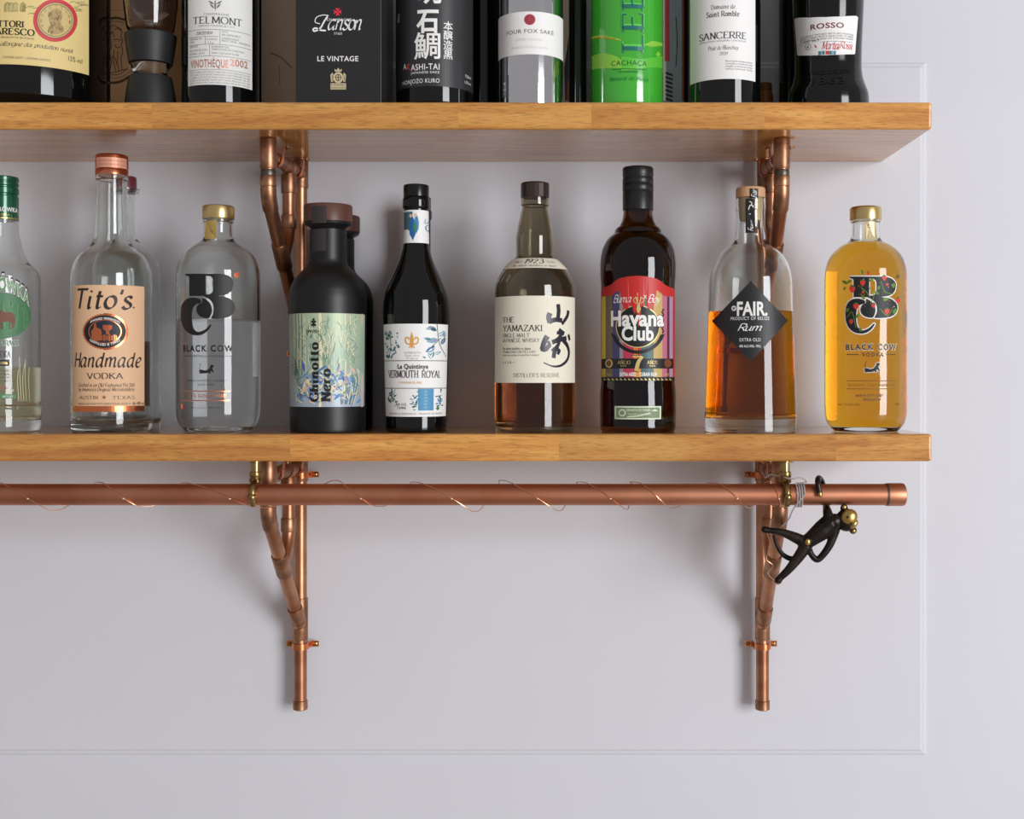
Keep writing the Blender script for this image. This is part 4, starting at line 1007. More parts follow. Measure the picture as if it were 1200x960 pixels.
S.ell(487, 252, 1.8, 2.3, ppink, 3, 12); S.ell(481.5, 253, 1.6, 2, ppink, 3, 12); S.text('La', 497, 502, 262, 5, blue_ink, 'ital', 2); S.text('Q', 498, 502.4, 271, 7, blue_ink, 'serif', 2)
S.finish(sh, {'*': 'artwork'})
vermouth(491, 'second slender dark bottle half hidden behind the botanical-labelled vermouth', ya=-.046)

# --- Japanese whisky bottle
B = Bottle('whisky_bottle', 'smoky glass whisky bottle with cream label and brush calligraphy', 627, [(508, 42), (506, 45), (501, 47), (495, 47.4), (420, 47.4), (345, 47.2), (336, 46.6), (328, 44.2), (320, 40.2), (313, 35), (306, 28), (302.5, 23.5), (300.5, 22.2), (298, 22), (290, 22.3), (280, 22.2), (268, 20.6), (256, 18.2), (246, 16), (242, 15.2), (242, 15.2), (241, 16.6), (232.5, 16.6), (231.5, 15.6), (229, 15.2), (222, 13)], LOW)
B.glass(smoke, t=.0026, tb=.006, liquid=liquid_mat('whisky', (.60, .24, .07)), level=447)
cap_s = mat('dark_bronze_cap', (70, 58, 54), .22, .5)
B.cap([(231.8, 16.5), (231.8, 16.9), (230, 16.9), (216.5, 16.9), (215, 16.2), (214.4, 14.5)], cap_s, seg=20, angle=12)
S, sh = B.label(579.9, 346.6, 673.6, 448.8, cream)
S.text('THE', 589.4, 602.5, 378, 6.2, brn, 'serif', 1); S.text('YAMAZAKI', 589.4, 635.7, 388.2, 7.1, brn, 'serif', 1); S.text('SINGLE MALT', 589.4, 620.7, 395.3, 4.4, brn, 'serif', 1); S.text('JAPANESE WHISKY', 589.4, 632.5, 401.1, 4.4, brn, 'serif', 1)
S.text('The oldest distillery in Japan', 589.4, 622, 409.8, 2.6, brn, 'ital', 1); S.text('YAMAZAKI DISTILLERY', 589.4, 628, 413.9, 2.9, brn, 'serif', 1); S.text('FROM THE HOUSE OF SUNTORY WHISKY', 589.4, 632, 417.4, 1.9, brn, 'sans', 1); S.text('\u30a6\u30a4\u30b9\u30ad\u30fc', 589.4, 603, 426.4, 2.7, brn, 'sans', 1)
S.text("DISTILLER'S RESERVE", 602, 655, 442, 4.4, brn, 'serif', 1)
brush = mat('brush_ink', (38, 36, 50), .35); brush_l = brush
def bs(P, w, m=brush, taper=0.0): S.stroke([(565+x/5.333, 340+y/5.333) for x, y in P], w*1.3/5.333, m, 1 if m is brush_l else 2, 6, taper)
bs([(424, 143), (416, 170), (424, 205)], 26, brush_l); bs([(418, 200), (455, 186), (500, 190)], 22); bs([(474, 88), (478, 130), (472, 190)], 22); bs([(538, 128), (530, 165), (498, 214)], 22, taper=.3); bs([(420, 192), (440, 188)], 20, brush_l)
bs([(408, 288), (388, 325), (374, 372)], 28, brush_l, .2); bs([(368, 366), (395, 372), (424, 340)], 22, brush_l); bs([(412, 320), (424, 345)], 14, brush_l)
bs([(478, 248), (495, 262), (512, 274)], 22); bs([(466, 268), (508, 268)], 16); bs([(500, 262), (480, 300), (440, 330)], 20); bs([(436, 326), (480, 312), (526, 300)], 22); bs([(482, 318), (470, 350), (436, 382)], 18, brush_l); bs([(470, 350), (452, 385), (446, 425)], 22); bs([(462, 372), (482, 378), (470, 402)], 16)
bs([(506, 312), (532, 350), (541, 395), (528, 440), (490, 472), (440, 476), (384, 454)], 24, brush, .75); bs([(538, 278), (546, 314)], 18)
S.finish(sh, {'*': 'lettering', 'brush_ink': 'calligraphy', 'brush_ink_violet': 'calligraphy'})
S, sh = B.label(594, 301.8, 660, 314.6, cream, .0015, 'shoulder_label')
S.text('1923', 615.2, 637.6, 308.8, 5.6, ink, 'italserif', 1); S.text('SINCE', 604.5, 613.5, 308.6, 2.6, dgrey_ink, 'serif', 1); S.text('YEARS', 639.4, 648.6, 308.6, 2.6, dgrey_ink, 'serif', 1); S.text('The oldest distillery in Japan', 605, 647.5, 312.6, 2.4, dgrey_ink, 'ital', 1)
S.vstep = .0015; S.finish(sh, NM)

# --- dark rum bottle with striped label
B = Bottle('rum_bottle', 'dark brown rum bottle with colourful striped label and black screw cap', 747.6, [(508, 38.5), (506, 41), (503.5, 43.2), (499, 44.2), (470, 44.4), (459, 44.2), (450, 43.3), (443, 43), (335, 43.2), (325, 44), (312, 44.3), (302, 43.6), (293, 41.8), (286, 39), (280, 35.2), (276, 31), (273.5, 27.8), (270.5, 27), (268, 25.6), (265, 22), (261, 19.6), (254, 17.6), (247, 17), (240, 16)], LOW)
B.glass(glass_mat('brown_glass', (120, 78, 56)), t=.0024, tb=.006, liquid=liquid_mat('dark_rum', (.05, .008, .002)), level=270)
B.cap([(246.6, 17), (246.6, 18), (226, 18), (225, 17.5), (224, 18.2), (217.5, 18.2), (216.6, 17.6), (215.8, 18.2), (210, 18.1), (209, 17.6), (207.5, 17.6), (206.5, 18.1), (198, 18), (196.6, 17), (196.2, 15)], black_satin)
# label: red frame sheet, then stripes and badge
S = B.surf(400)
redp = mat('red_label_print', (198, 44, 42), .45, var=.06, vscale=300)
arch = [(704.6, 443.6), (704.6, 343), (705.6, 337.3), (711, 336), (717, 333.2), (721.5, 329.2), (726, 326.4), (736, 324.2), (747.8, 323.3), (759, 324.2), (768, 326.4), (774, 329.6), (779, 334), (784, 336.6), (789, 338), (790.6, 343), (790.6, 443.6)]
S.poly(arch+[(790.6-i*5.06, 443.6) for i in range(1, 17)], redp, 0); sh = S.finish(B.root, {'*': 'label'})[0]
def top_y(x):
    P = [(704, 347.5), (716, 346.5), (722, 342.5), (728, 338.5), (738, 335.4), (747.8, 334), (758, 335.4), (768, 338.5), (773, 342.5), (777.5, 346.5), (789, 347.5)]
    for (a, b), (c, d) in zip(P, P[1:]):
        if a <= x <= c: return b+(d-b)*(x-a)/(c-a)
    return 347.5
stripes = [(705.5, 710, (206, 190, 60)), (710, 717.8, (112, 96, 76)), (717.8, 726.2, (70, 66, 112)), (726.2, 730.3, (150, 146, 150)), (730.3, 743.1, (190, 58, 86)), (743.1, 750.6, (232, 150, 44)), (750.6, 758.7, (70, 104, 104)), (758.7, 765.8, (70, 104, 104)), (765.8, 775.9, (196, 166, 100)), (775.9, 781.4, (188, 110, 134)), (781.4, 784.2, (104, 46, 62)), (784.2, 788.1, (170, 144, 176))]
for i, (a, b, c) in enumerate(stripes):
    n = max(2, int((b-a)/1.4)); T = []
    for j in range(n+1):
        x = a+(b-a)*j/n; T.append((x, top_y(x)+(1.2 if j % 2 else -.4)))
    S.poly([(a, 442)]+T+[(b, 442)], mat('stripe_%d' % i, c, .45), 1)
S.poly([(747.5+32.3*math.cos(math.radians(a)), 382.5-32.3*math.sin(math.radians(a))) for a in range(194, 347, 6)]+[(747.5+27.4*math.cos(math.radians(a)), 384.2-26.5*math.sin(math.radians(a))) for a in range(342, 196, -6)], ink, 2)
goldp = mat('pale_gold_print', (216, 192, 128), .4, .3)
S.ell(747.5, 382.6, 25.6, 25.2, goldp, 2, 56); S.ell(747.5, 382.6, 24.4, 24, mat('badge_black', (24, 26, 26), .45), 3, 56)
S.text('Havana', 715.9, 778, 382.2, 19, mat('letter_shadow', (120, 60, 50), .5), 'black', 3, bold=.045, track=1.02); S.text('Havana', 716.5, 777.5, 381.6, 17.4, white_ink, 'black', 4, bold=.034, track=1.02); S.text('Club', 728.8, 765.8, 398.6, 16, white_ink, 'black', 4, bold=.034, track=1.02)
S.text('Burna', 719.5, 740.5, 354.5, 9, white_ink, 'script', 3); S.text('Boy', 759, 774, 354.5, 9, white_ink, 'script', 3); S.stroke([(754.5, 346), (757.5, 350)], .8, white_ink, 3); S.stroke([(757.5, 346), (754.5, 350)], .8, white_ink, 3)
S.ell(748.2, 345, 1.9, 2.2, goldp, 4, 12); S.poly([(744.5, 348), (752, 348), (750.5, 354), (749.6, 358), (751, 362), (748.8, 367), (747.2, 367), (745.8, 362), (747, 358), (746, 354)], goldp, 4); S.stroke([(744.8, 348.5), (742.4, 352), (745.5, 356)], .8, goldp, 4); S.stroke([(751.8, 348.5), (754.4, 352), (751, 356)], .8, goldp, 4)
for j in range(9): S.leaf(775.5+(j % 2)*1.6, 391-j*3.2, 4.6, 1.8, 60+(j % 2)*60, mat('badge_black', (0, 0, 0)), 3)
S.band(705.6, 420.2, 788.6, 431.9, mat('badge_black', (0, 0, 0)), 2)
S.text('A\u00d1EJO', 724, 738.8, 426.8, 3.9, goldp, 'serifb', 3); S.text('A\u00d1OS', 758.3, 770, 426.8, 3.9, goldp, 'serifb', 3); S.text('RUM', 727.5, 734, 429.8, 1.8, goldp, 'sans', 3); S.text('YEARS', 760.5, 768, 429.8, 1.8, goldp, 'sans', 3)
S.text('7', 740.2, 755, 435.8, 19, ink, 'serifb', 3); S.text('7', 741, 754.4, 435, 17.6, goldp, 'serifb', 4)
S.ell(714, 426, 4.3, 5, goldp, 3, 24); S.ell(714, 426, 3, 3.8, mat('medal_brown', (120, 70, 44), .5), 4, 20); S.ell(782.3, 426, 4.2, 5, mat('medal_brown', (0, 0, 0)), 3, 24)
S.text('EXTRA AGED', 726.5, 745.5, 440.6, 3.9, white_ink, 'black', 3); S.text('CUBAN RUM', 749, 769.5, 440.6, 3.9, white_ink, 'black', 3); S.text('70cl', 711, 717, 440.4, 3, goldp, 'sans', 3); S.text('40%', 778.5, 786, 440.4, 3, goldp, 'sans', 3)
S.band(705, 442, 790.2, 446.4, ink, 2)
for j in range(17):
    x = 708+j*4.75; S.poly([(x, 445.6), (x, 443), (x+3, 445.6)], goldp, 3)
S.finish(sh, {'*': 'artwork', 'white_ink': 'lettering', 'pale_gold_print': 'lettering'})
S, sh = B.label(720.5, 476.2, 774.6, 491.6, mat('pale_green_paper', (218, 226, 200), .5), name='guarantee_label')
gg = mat('guarantee_green', (122, 140, 104), .5, var=.3, vscale=900); S.band(722.3, 477.8, 772.8, 490, gg, 1); pgp = mat('pale_green_paper', (0, 0, 0))
S.ell(729.3, 483.9, 4.3, 4.2, pgp, 2, 24); S.ell(729.3, 483.9, 2.9, 2.8, gg, 3, 20); S.text('GARANTIA DE ORIGEN', 734, 762, 482, 2.6, pgp, 'bold', 2); S.text('Republica de Cuba', 736, 762, 486.4, 2.2, pgp, 'sans', 2); S.stroke([(735, 488.6), (748, 487.5), (762, 484)], 1.2, pgp, 2); S.poly([(763, 482), (766, 480), (769, 480), (771, 482)], pgp, 2)
S.finish(sh, {'*': 'artwork'})

# --- rum bottle with black diamond label
B = Bottle('rum_bottle', 'clear bottle half full of amber rum with black diamond label and wooden stopper', 879.5, [(508, 50), (506, 52.6), (503, 53.8), (490, 53.6), (450, 52.2), (400, 50.4), (350, 48.9), (332, 48.4), (320, 47), (310, 44), (302, 39.5), (295.5, 33.5), (290, 26.5), (285.5, 21), (281, 18.8), (275, 18.2), (262, 17.2), (248, 16.9), (248, 16.9), (246, 17.5), (234, 17.5), (232.6, 17)], LOW, yfront=-.194)
B.glass(clear, t=.0026, tb=.0145, punt=.001, liquid=liquid_mat('amber_rum', (.72, .25, .008)), level=366)
cork = mat('turned_wood_stopper', (206, 160, 122), .5, var=.12, vscale=90); corkb = mat('natural_cork', (214, 184, 136), .7, var=.15, vscale=200)
B.cap([(232.6, 16.4), (232, 17.2), (222.5, 17.2), (220.8, 16.4), (220, 14.8)], cork, 'stopper')
B.cap([(259, 12.2), (254, 13.2), (240, 14), (232.7, 14.4)], corkb, 'cork')
S = B.surf(225, [(233, 17.3), (219, 17.3)]); S.band(878.5, 220.8, 888.5, 232.5, ink, 0); sh = S.finish(B.root, {'*': 'seal_strip'})[0]; S.text('Fair', 221.5, 886.5, 231.5, 6, white_ink, 'script', 1, vert=True); S.finish(sh, NM)
S = B.surf(255); S.band(874, 233.2, 884.5, 273, ink, 0); sh = S.finish(B.root, {'*': 'seal_strip'})[0]
S.stroke([(876, 251), (879, 241), (883, 243), (881, 250), (876, 251)], 1.1, white_ink, 1); S.stroke([(878, 236), (881, 238), (880, 241)], .9, white_ink, 1); S.text('Rum', 258, 882.4, 271, 5.5, white_ink, 'script', 1, vert=True); S.stroke([(884, 240), (882.4, 252)], .8, white_ink, 1); S.finish(sh, NM)
blk = mat('black_label_paper', (36, 36, 38), .45)
S = B.surf(376); cs = [(879.8, 329.2), (923.2, 375.8), (879.8, 423.6), (834.6, 376.2)]; D = []
for a, b in zip(cs, cs[1:]+cs[:1]):
    for j in range(44):
        q = j/44; nx, ny = (b[1]-a[1]), -(b[0]-a[0]); L = math.hypot(nx, ny); e = .45 if j % 2 else -.35
        D.append((a[0]+(b[0]-a[0])*q+nx/L*e, a[1]+(b[1]-a[1])*q+ny/L*e))
S.poly(D, blk, 0); sh = S.finish(B.root, {'*': 'label'})[0]
S.text('FAIR.', 863.6, 899.3, 369.5, 15.6, white_ink, 'black', 1, bold=.03, track=1.02); S.ell(860, 361.4, 2.9, 3.1, white_ink, 1, 20); S.stroke([(858.6, 362.8), (861.4, 360)], .8, blk, 2); S.ell(860, 361.4, 1.5, 1.6, blk, 2, 12, ring=.6)
S.text('PRODUCT OF BELIZE', 856.4, 901.4, 375, 3.7, white_ink, 'sans', 1); S.text('Rum', 864.5, 893, 387.6, 8.2, white_ink, 'script', 1); S.text('EXTRA OLD', 867, 891, 400.2, 4, white_ink, 'sans', 1); S.text('40% ALC./VOL. 70CL', 866.6, 891.4, 407, 2.7, white_ink, 'bold', 1)
S.finish(sh, NM)

# --- strawberry vodka with patterned monogram
B = Bottle('vodka_bottle', 'bottle of amber strawberry vodka with berry-patterned BC monogram and gold cap', 1014.3, [(y, h*.985) for y, h in COWB], LOW)
B.glass(clear, t=.0030, tb=.007, liquid=liquid_mat('amber_vodka', (.80, .36, .02)), level=286)
B.cap([(258.4, 17.2), (258.4, 18), (257, 18.3), (245.5, 18.3), (243.8, 17.6), (242.9, 16.4)], gold_cap)
S, sh = B.label(1012.5, 259.5, 1026, 281.5, mat('pale_gold_strip', (222, 204, 158), .35, .4), name='seal_strip'); S.text('1-66742', 263, 1021.5, 279, 4.6, dgrey_ink, 'ital', 1, vert=True); S.finish(sh, NM)
S = B.surf(350); gx = lambda x: 1021.5+(x-244)*.955; gy = lambda y: 324.3+(y-321)*.925
monogram(S, gx, gy, white_ink, 1, 2.6); monogram(S, gx, gy, mat('monogram_black', (30, 32, 34), .5), 2)
lf = mat('leaf_print', (112, 150, 52), .5); lf2 = mat('leaf_print_dark', (66, 104, 44), .5); sb = mat('strawberry_print', (216, 58, 46), .5)
def berry(x, y, s_, m=sb):
    S.poly([(x-s_, y-s_*.5), (x-s_*.4, y-s_), (x+s_*.4, y-s_), (x+s_, y-s_*.5), (x+s_*.8, y+s_*.4), (x, y+s_*1.3), (x-s_*.8, y+s_*.4)], m, 4); S.leaf(x-s_*.8, y-s_*.9, s_*1.6, s_*.7, 5, lf2, 5)
for (x, y, q) in ((999, 339, 3.7), (1011, 331.5, 3.2), (1017.5, 320.5, 2.1), (1036, 326, 2.7), (1039, 333.5, 1.6), (1051.5, 352, 3), (1039, 365, 3.3), (1023.5, 358, 2.6), (1003.5, 359, 3.5), (997.8, 377, 2.6), (1011.5, 342.5, 1.5)): berry(x, y, q)
for (x, y, a, L) in ((994, 333, 150, 8), (993, 332, 40, 7), (991, 336, 250, 5), (1011, 322, 100, 7), (1018, 330, 30, 7), (1046, 338, 80, 7), (1030, 345, 150, 7), (1034, 352, 20, 8), (1046, 368, 60, 8), (1003, 373, 50, 7), (992, 366, 60, 6), (1009, 389, 100, 6), (1028, 340, 60, 6), (1013, 351, 120, 6)):
    S.leaf(x, y, L, L*.5, a, lf, 4); S.leaf(x, y, L*.9, L*.1, a, lf2, 5)
rnd = random.Random(8)
for P in ([(1009, 337), (1016, 343), (1020, 350)], [(1032, 330), (1037, 342), (1047, 345)], [(993, 372), (999, 366), (1003, 384)], [(1031, 362), (1040, 370), (1047, 358)], [(1018, 336), (1024, 346), (1020, 356)]): S.stroke(P, .7, lf, 3)
for i in range(40): S.ell(rnd.choice([rnd.uniform(1006, 1018), rnd.uniform(1036, 1049)]), rnd.uniform(327, 372), .45, .45, rnd.choice([lf, orange_ink, white_ink]), 3, 6)
for a in range(0, 180, 45): S.stroke([(1051.8-2.6*math.cos(math.radians(a)), 324-2.8*math.sin(math.radians(a))), (1051.8+2.6*math.cos(math.radians(a)), 324+2.8*math.sin(math.radians(a)))], .8, dgrey_ink, 1)
S.text('BLACK COW', 991, 1050.2, 410.4, 7.2, white_ink, 'black', 1, bold=.05, track=1.35); S.text('BLACK COW', 991.6, 1049.6, 410, 6.6, navy_ink, 'bold', 2, track=1.35)
S.text('VODKA', 1010, 1035, 417.7, 4.4, navy_ink, 'bold', 1, track=1.4); S.band(992, 415, 1006, 415.9, navy_ink); S.band(1037.4, 415, 1049, 415.9, navy_ink)
hx = lambda x: 1012+(x-232.6)*1.06; hy = lambda y: 423.4+(y-426)*1.1
S.ell(1022, 433, 8.6, 3.4, white_ink, 1, 24) if 0 else None
S.stroke_closed([(hx(x), hy(y)) for x, y in COWP], 1.3, white_ink, 1); cow(S, hx, hy, navy_ink, 2)
S.band(992, 446, 1049.5, 446.8, mat('bronze_line', (120, 82, 40), .5)); S.band(992, 455.5, 1049.5, 456.3, mat('bronze_line', (0, 0, 0))); S.text('ENGLISH STRAWBERRIES', 994, 1048, 453, 3.3, mat('bronze_line', (0, 0, 0)), 'sans', 1)
S.text('MADE IN WEST DORSET', 1003, 1035, 465, 2.6, dgrey_ink, 'bold', 1); S.text('ENGLAND', 1012, 1032, 469.6, 2.6, dgrey_ink, 'bold', 1); S.text('ALC. 37.5% VOL.', 982, 1009, 475.4, 2.6, ink, 'sans', 1); S.text('70cl', 1049, 1054, 475, 2.6, ink, 'sans', 1)
S.finish(B.root, {'*': 'artwork', 'navy_ink': 'lettering'})

# ------------------------------------------------------------------ upper shelf
TOP = UP_TOP
def wine(c, hw, up=-90, neck=14, h=-205, label='', name='wine_bottle', punt=0, ya=None, foil=None, m=None, yfront=-.176, group=None):
    B = Bottle(name, label, c, [(136, hw*.86), (131, hw*.97), (126, hw), (100, hw), (up+20, hw), (up, hw*.97), (up-20, hw*.8), (up-38, hw*.55), (up-52, neck*1.15), (up-70, neck), (h+8, neck*.95), (h+7, neck*1.1), (h, neck*1.1), (h-1, neck*.9)], TOP, yfront=yfront, ya=ya, group=group)
    B.solid(m or black_glass); B.cap([(up-75, neck*1.0), (up-75, neck*1.08), (h+9, neck*1.06), (h+8, neck*1.2), (h-1.5, neck*1.2), (h-2.5, neck*1.0)], foil or black_gloss, 'foil_capsule')
    return B
# large Barbaresco bottle
B = wine(40, 83, -120, 24, -330, 'oversized dark red wine bottle with yellow label and red-ringed medallion', foil=mat('dark_red_foil', (90, 24, 30), .35))
yel = mat('yellow_label_paper', (228, 204, 138), .55, var=.05, vscale=60)
S, sh = B.label(-35, -70, 104, 76.6, yel)
gl = mat('olive_line', (150, 144, 98), .6); rnd = random.Random(4)
for i in range(46):
    x, y = rnd.choice([(rnd.uniform(-30, 38), rnd.uniform(-6, 18)), (rnd.uniform(76, 96), rnd.uniform(-6, 14)), (rnd.uniform(-30, 96), rnd.uniform(-60, -6))]); S.stroke([(x, y), (x+rnd.uniform(2, 6), y-rnd.uniform(-1, 3)), (x+rnd.uniform(5, 10), y-rnd.uniform(-2, 3))], .8, gl, 1, 3)
for i in range(10):
    x = rnd.uniform(-30, 28); S.poly([(x, 14), (x, 6), (x+3, 3), (x+6, 6), (x+6, 14)], mat('olive_wash', (196, 182, 118), .6), 1); S.stroke([(x, 14), (x, 6), (x+3, 3), (x+6, 6)], .6, gl, 2, 2)
S.text('PRODUTTORI', -31, 28.4, 31.4, 7, ink, 'serifb', 3); S.text('BARBARESCO', -30, 40.8, 40.4, 7.2, ink, 'serifb', 3); S.text('DENOMINAZIONE - PRODOTTO IN ITALIA', -28, 40, 44.8, 2, dgrey_ink, 'sans', 3)
S.text("imbottigliato all'origine dai produttori riuniti", -30, 86, 54.5, 5, dgrey_ink, 'script', 3); S.text('CONTIENE SOLFITI - CONTAINS SULPHITES', 3, 59, 69.5, 2.6, grey_ink, 'sans', 3); S.text('15% vol', 80, 96, 73, 6, dgrey_ink, 'sans', 3)
S.ell(64.7, 24.1, 25.6, 25, red_ink, 4, 56); S.ell(64.7, 24.1, 21.6, 21, dgrey_ink, 5, 56); S.ell(64.7, 24.1, 21, 20.4, mat('medal_tan', (206, 182, 122), .5, var=.1, vscale=200), 6, 56)
ml = mat('medal_line', (120, 98, 62), .6); S.ell(64.7, 24.1, 19.6, 19, ml, 7, 56, ring=.7)
S.text('COMUNE DI BARBARESCO', 49.5, 80, 15.5, 3, ml, 'serif', 7, arc=10) if 0 else None
for i, ch in enumerate('PRODUTTORI'):
    a = math.radians(205-i*23.5); x, y = 64.7+16.6*math.cos(a), 24.1-16*math.sin(a); S.text(ch, x-1.2, x+1.2, y+1.8, 3.4, ml, 'serif', 7)
S.poly([(56, 38), (57, 31), (60, 28), (57.5, 25), (56.5, 20), (58, 14), (62.5, 10.5), (68, 10.5), (72, 14), (72.5, 20), (70.5, 26), (72, 30), (74.5, 33), (74, 38), (65, 41)], mat('medal_shade', (176, 150, 96), .5), 7)
for i in range(44):
    x, y = rnd.uniform(57, 73), rnd.uniform(11, 38); S.stroke([(x, y), (x+rnd.uniform(-2, 2), y+1.6), (x+rnd.uniform(-2.4, 2.4), y+3.4)], .55, ml, 8, 3)
S.finish(sh, {'*': 'artwork', 'black_ink': 'lettering', 'dark_grey_ink': 'lettering'})

# kraft cartons standing at the back
kraft = mat('kraft_carton', (206, 162, 116), .6, var=.08, vscale=25); kink = mat('kraft_dark_print', (84, 56, 36), .6)
def carton(name, label, x0, x1, yf_, yb_, h, m, group=None, bev=.0008, cat='box'):
    X0, X1 = (x0-VX)*k(yf_), (x1-VX)*k(yf_); r = empty(name, ((X0+X1)/2, yf_, TOP)); tag(r, label, cat, group)
    w2 = (X1-X0)/2
    box('carton_body', (-w2, 0, 0), (w2, yb_-yf_, h), m, r, bev)
    box('lid_flap', (-w2, 0.0003, h), (w2, yb_-yf_, h+.0015), m, r, .0004)
    return r, FlatSurf(r.location.x, yf_, TOP)
r, S = carton('gift_carton', 'brown kraft carton with a printed bearded figure behind the black funnel stand', 129, 222, -.082, -.006, .34, kraft)
S.stroke([(122, 24), (135, 21), (150, 24)], 2.6, kink, 1); S.stroke([(122, 27.5), (135, 25), (150, 28)], .6, kink, 1); S.stroke([(122, 97), (140, 96), (158, 86)], 3, kink, 1); S.stroke([(122, 91), (140, 91), (156, 82)], .6, kink, 1)
rnd = random.Random(9)
for P in ([(134, 35), (140, 33), (143, 37), (142, 43), (144, 48), (142, 53), (144, 60), (142, 68), (143, 82)], [(131, 36), (129, 44), (131, 52), (128, 62), (131, 72), (128, 84)], [(133, 47), (138, 46), (142, 48)], [(134, 52), (137, 56), (141, 55)], [(134, 58), (133, 70), (136, 84)], [(138, 60), (138, 74), (140, 84)], [(128, 86), (138, 84), (148, 81)], [(129, 88), (140, 87), (150, 80)], [(131, 66), (135, 68), (137, 76)], [(128, 32), (134, 30), (142, 36)], [(127, 40), (132, 38), (134, 44)]): S.stroke(P, .9, kink, 1, 4)
S.band(122, 11.6, 300, 12.2, mat('kraft_line', (160, 120, 84), .6), 1)
S.finish(r, {'*': 'artwork'})
r, S = carton('gift_carton', 'plain brown kraft carton standing between the white-labelled champagne and black gift box', 306, 352, -.075, -.006, .33, mat('kraft_carton_dark', (214, 186, 160), .5, var=.06, vscale=25))
S.stroke([(317, 62), (330, 68), (342, 80)], 1.6, mat('kraft_line', (0, 0, 0)), 1); S.stroke([(327, 76), (328, 100)], .8, mat('kraft_line', (0, 0, 0)), 1); S.finish(r, {'*': 'artwork'})

# black funnel stand with smoked glass bowl
B = Bottle('wine_aerator', 'black hourglass aerator stand with smoked glass bowl', 176.5, [(136, 30), (118, 28.6), (100, 26), (93, 24.6), (91, 24), (90, 19)], TOP, yfront=-.165, cat='aerator')
mb = mat('matt_black_plastic', (34, 34, 35), .5)
B.solid(mb, 'base'); 
B.cap([(93, 18), (85, 20), (77, 22.6)], clear, 'clear_neck'); B.cap([(76, 23), (75.5, 24.6), (60, 27.2), (44, 29.4), (42, 29.4), (41, 27.5)], mb, 'funnel')
sg = glass_mat('smoked_bowl_glass', (206, 196, 190)); kk_ = B.kk
po = [(12, B.z(41)), (26, B.z(36)), (29, B.z(20)), (31, B.z(0)), (31.5, B.z(-40)), (29, B.z(-80))]
po = [(r_*kk_, z_) for r_, z_ in po]; lathe('glass_bowl', pchip(po, 6)+[(a-.0012, b) for a, b in pchip(po, 6)[::-1]]+[po[0]], sg, B.root, 48)
pi = [(r_*kk_, B.z(y_)) for r_, y_ in ((6, 41), (6, 28), (10, 23), (19, 17), (22, 6), (22, -20), (14, -36), (0.01, -40))]; lathe('inner_bulb', pchip(pi, 5)+[(0, pi[-1][1])], sg, B.root, 40)

# Telmont champagne
B = wine(258.5, 44, -60, 15, -200, 'dark champagne bottle with off-white text label and table of details', foil=mat('silver_foil', (190, 188, 184), .3, .8))
S, sh = B.label(220.6, -36, 295.4, 99.6, mat('off_white_paper', (226, 226, 222), .6))
S.text('TELMONT', 226.6, 283.3, 27.6, 8, dgrey_ink, 'serif', 1); S.text('CHAMPAGNE', 239, 268.5, 18, 2.7, grey_ink, 'sans', 1); S.text('MAISON FONDEE EN 1912', 233, 275, 31.2, 2, grey_ink, 'sans', 1)
for (x, y, a, L) in ((252.3, 13, 90, 14), (251, 10, 130, 8), (253.6, 10, 50, 8), (251, 5, 150, 8), (253.6, 5, 30, 8)): S.leaf(x, y, L, 2.2, a, grey_ink, 1)
for y in (34.6, 52, 65.7): S.band(221.5, y, 294 if y > 40 else 294, y+.5, grey_ink)
S.band(221.5, 42.6, 256, 43.1, grey_ink)
for x, a, b in ((257.6, 34.6, 52), (240.5, 42.6, 52), (245.5, 52, 65.7)): S.band(x, a, x+.5, b, grey_ink)
S.text('2002/2004', 230, 249, 40.4, 3.4, dgrey_ink, 'ital', 1)
for j, (a, b, y, t_) in enumerate(((223, 237, 47, 'CEPAGES DU'), (223, 228, 51, 'CRU'), (242.5, 255, 47, 'DOSAGE'), (243.5, 250, 51, '7.2 g'), (260, 267, 38.5, '2012'), (260, 282, 43, 'MILLESIME BRUT'), (260, 280, 47, 'CHARDONNAY'), (260, 293, 51, 'PINOT NOIR - MEUNIER 8.5'), (223, 232, 56, 'DEPOSE'), (223, 243, 60, 'EN CAVE EN JUIN'), (223, 240, 64, 'AVRIL 2021'), (248, 268, 56, 'ELABORATION'), (248, 286, 60, 'VINIFICATION EN CUVES INOX'), (248, 280, 64, 'SANS COLLAGE FILTRE'))): S.text(t_, a, b, y, 2.3, grey_ink, 'sans', 1)
S.text('VINOTH\u00c8QUE', 223.9, 267.5, 78.6, 9, mat('rose_foil', (196, 132, 112), .4, .3), 'bold', 1); S.text('2002', 269.5, 290, 78.4, 8, mat('rose_foil', (0, 0, 0)), 'bold', 1)
S.band(222, 81.5, 293.5, 82, grey_ink)
for j in range(5): S.text('CETTE CUVEE A ETE ELEVEE DANS NOS CAVES PENDANT DIX ANS'[j*2:], 223, 292.5, 85.6+j*3.1, 1.9, grey_ink, 'sans', 1)
S.finish(sh, {'*': 'lettering'})
wine(276, 37, -70, 13, -190, 'plain dark wine bottle hidden behind the white-labelled champagne', ya=-.042)

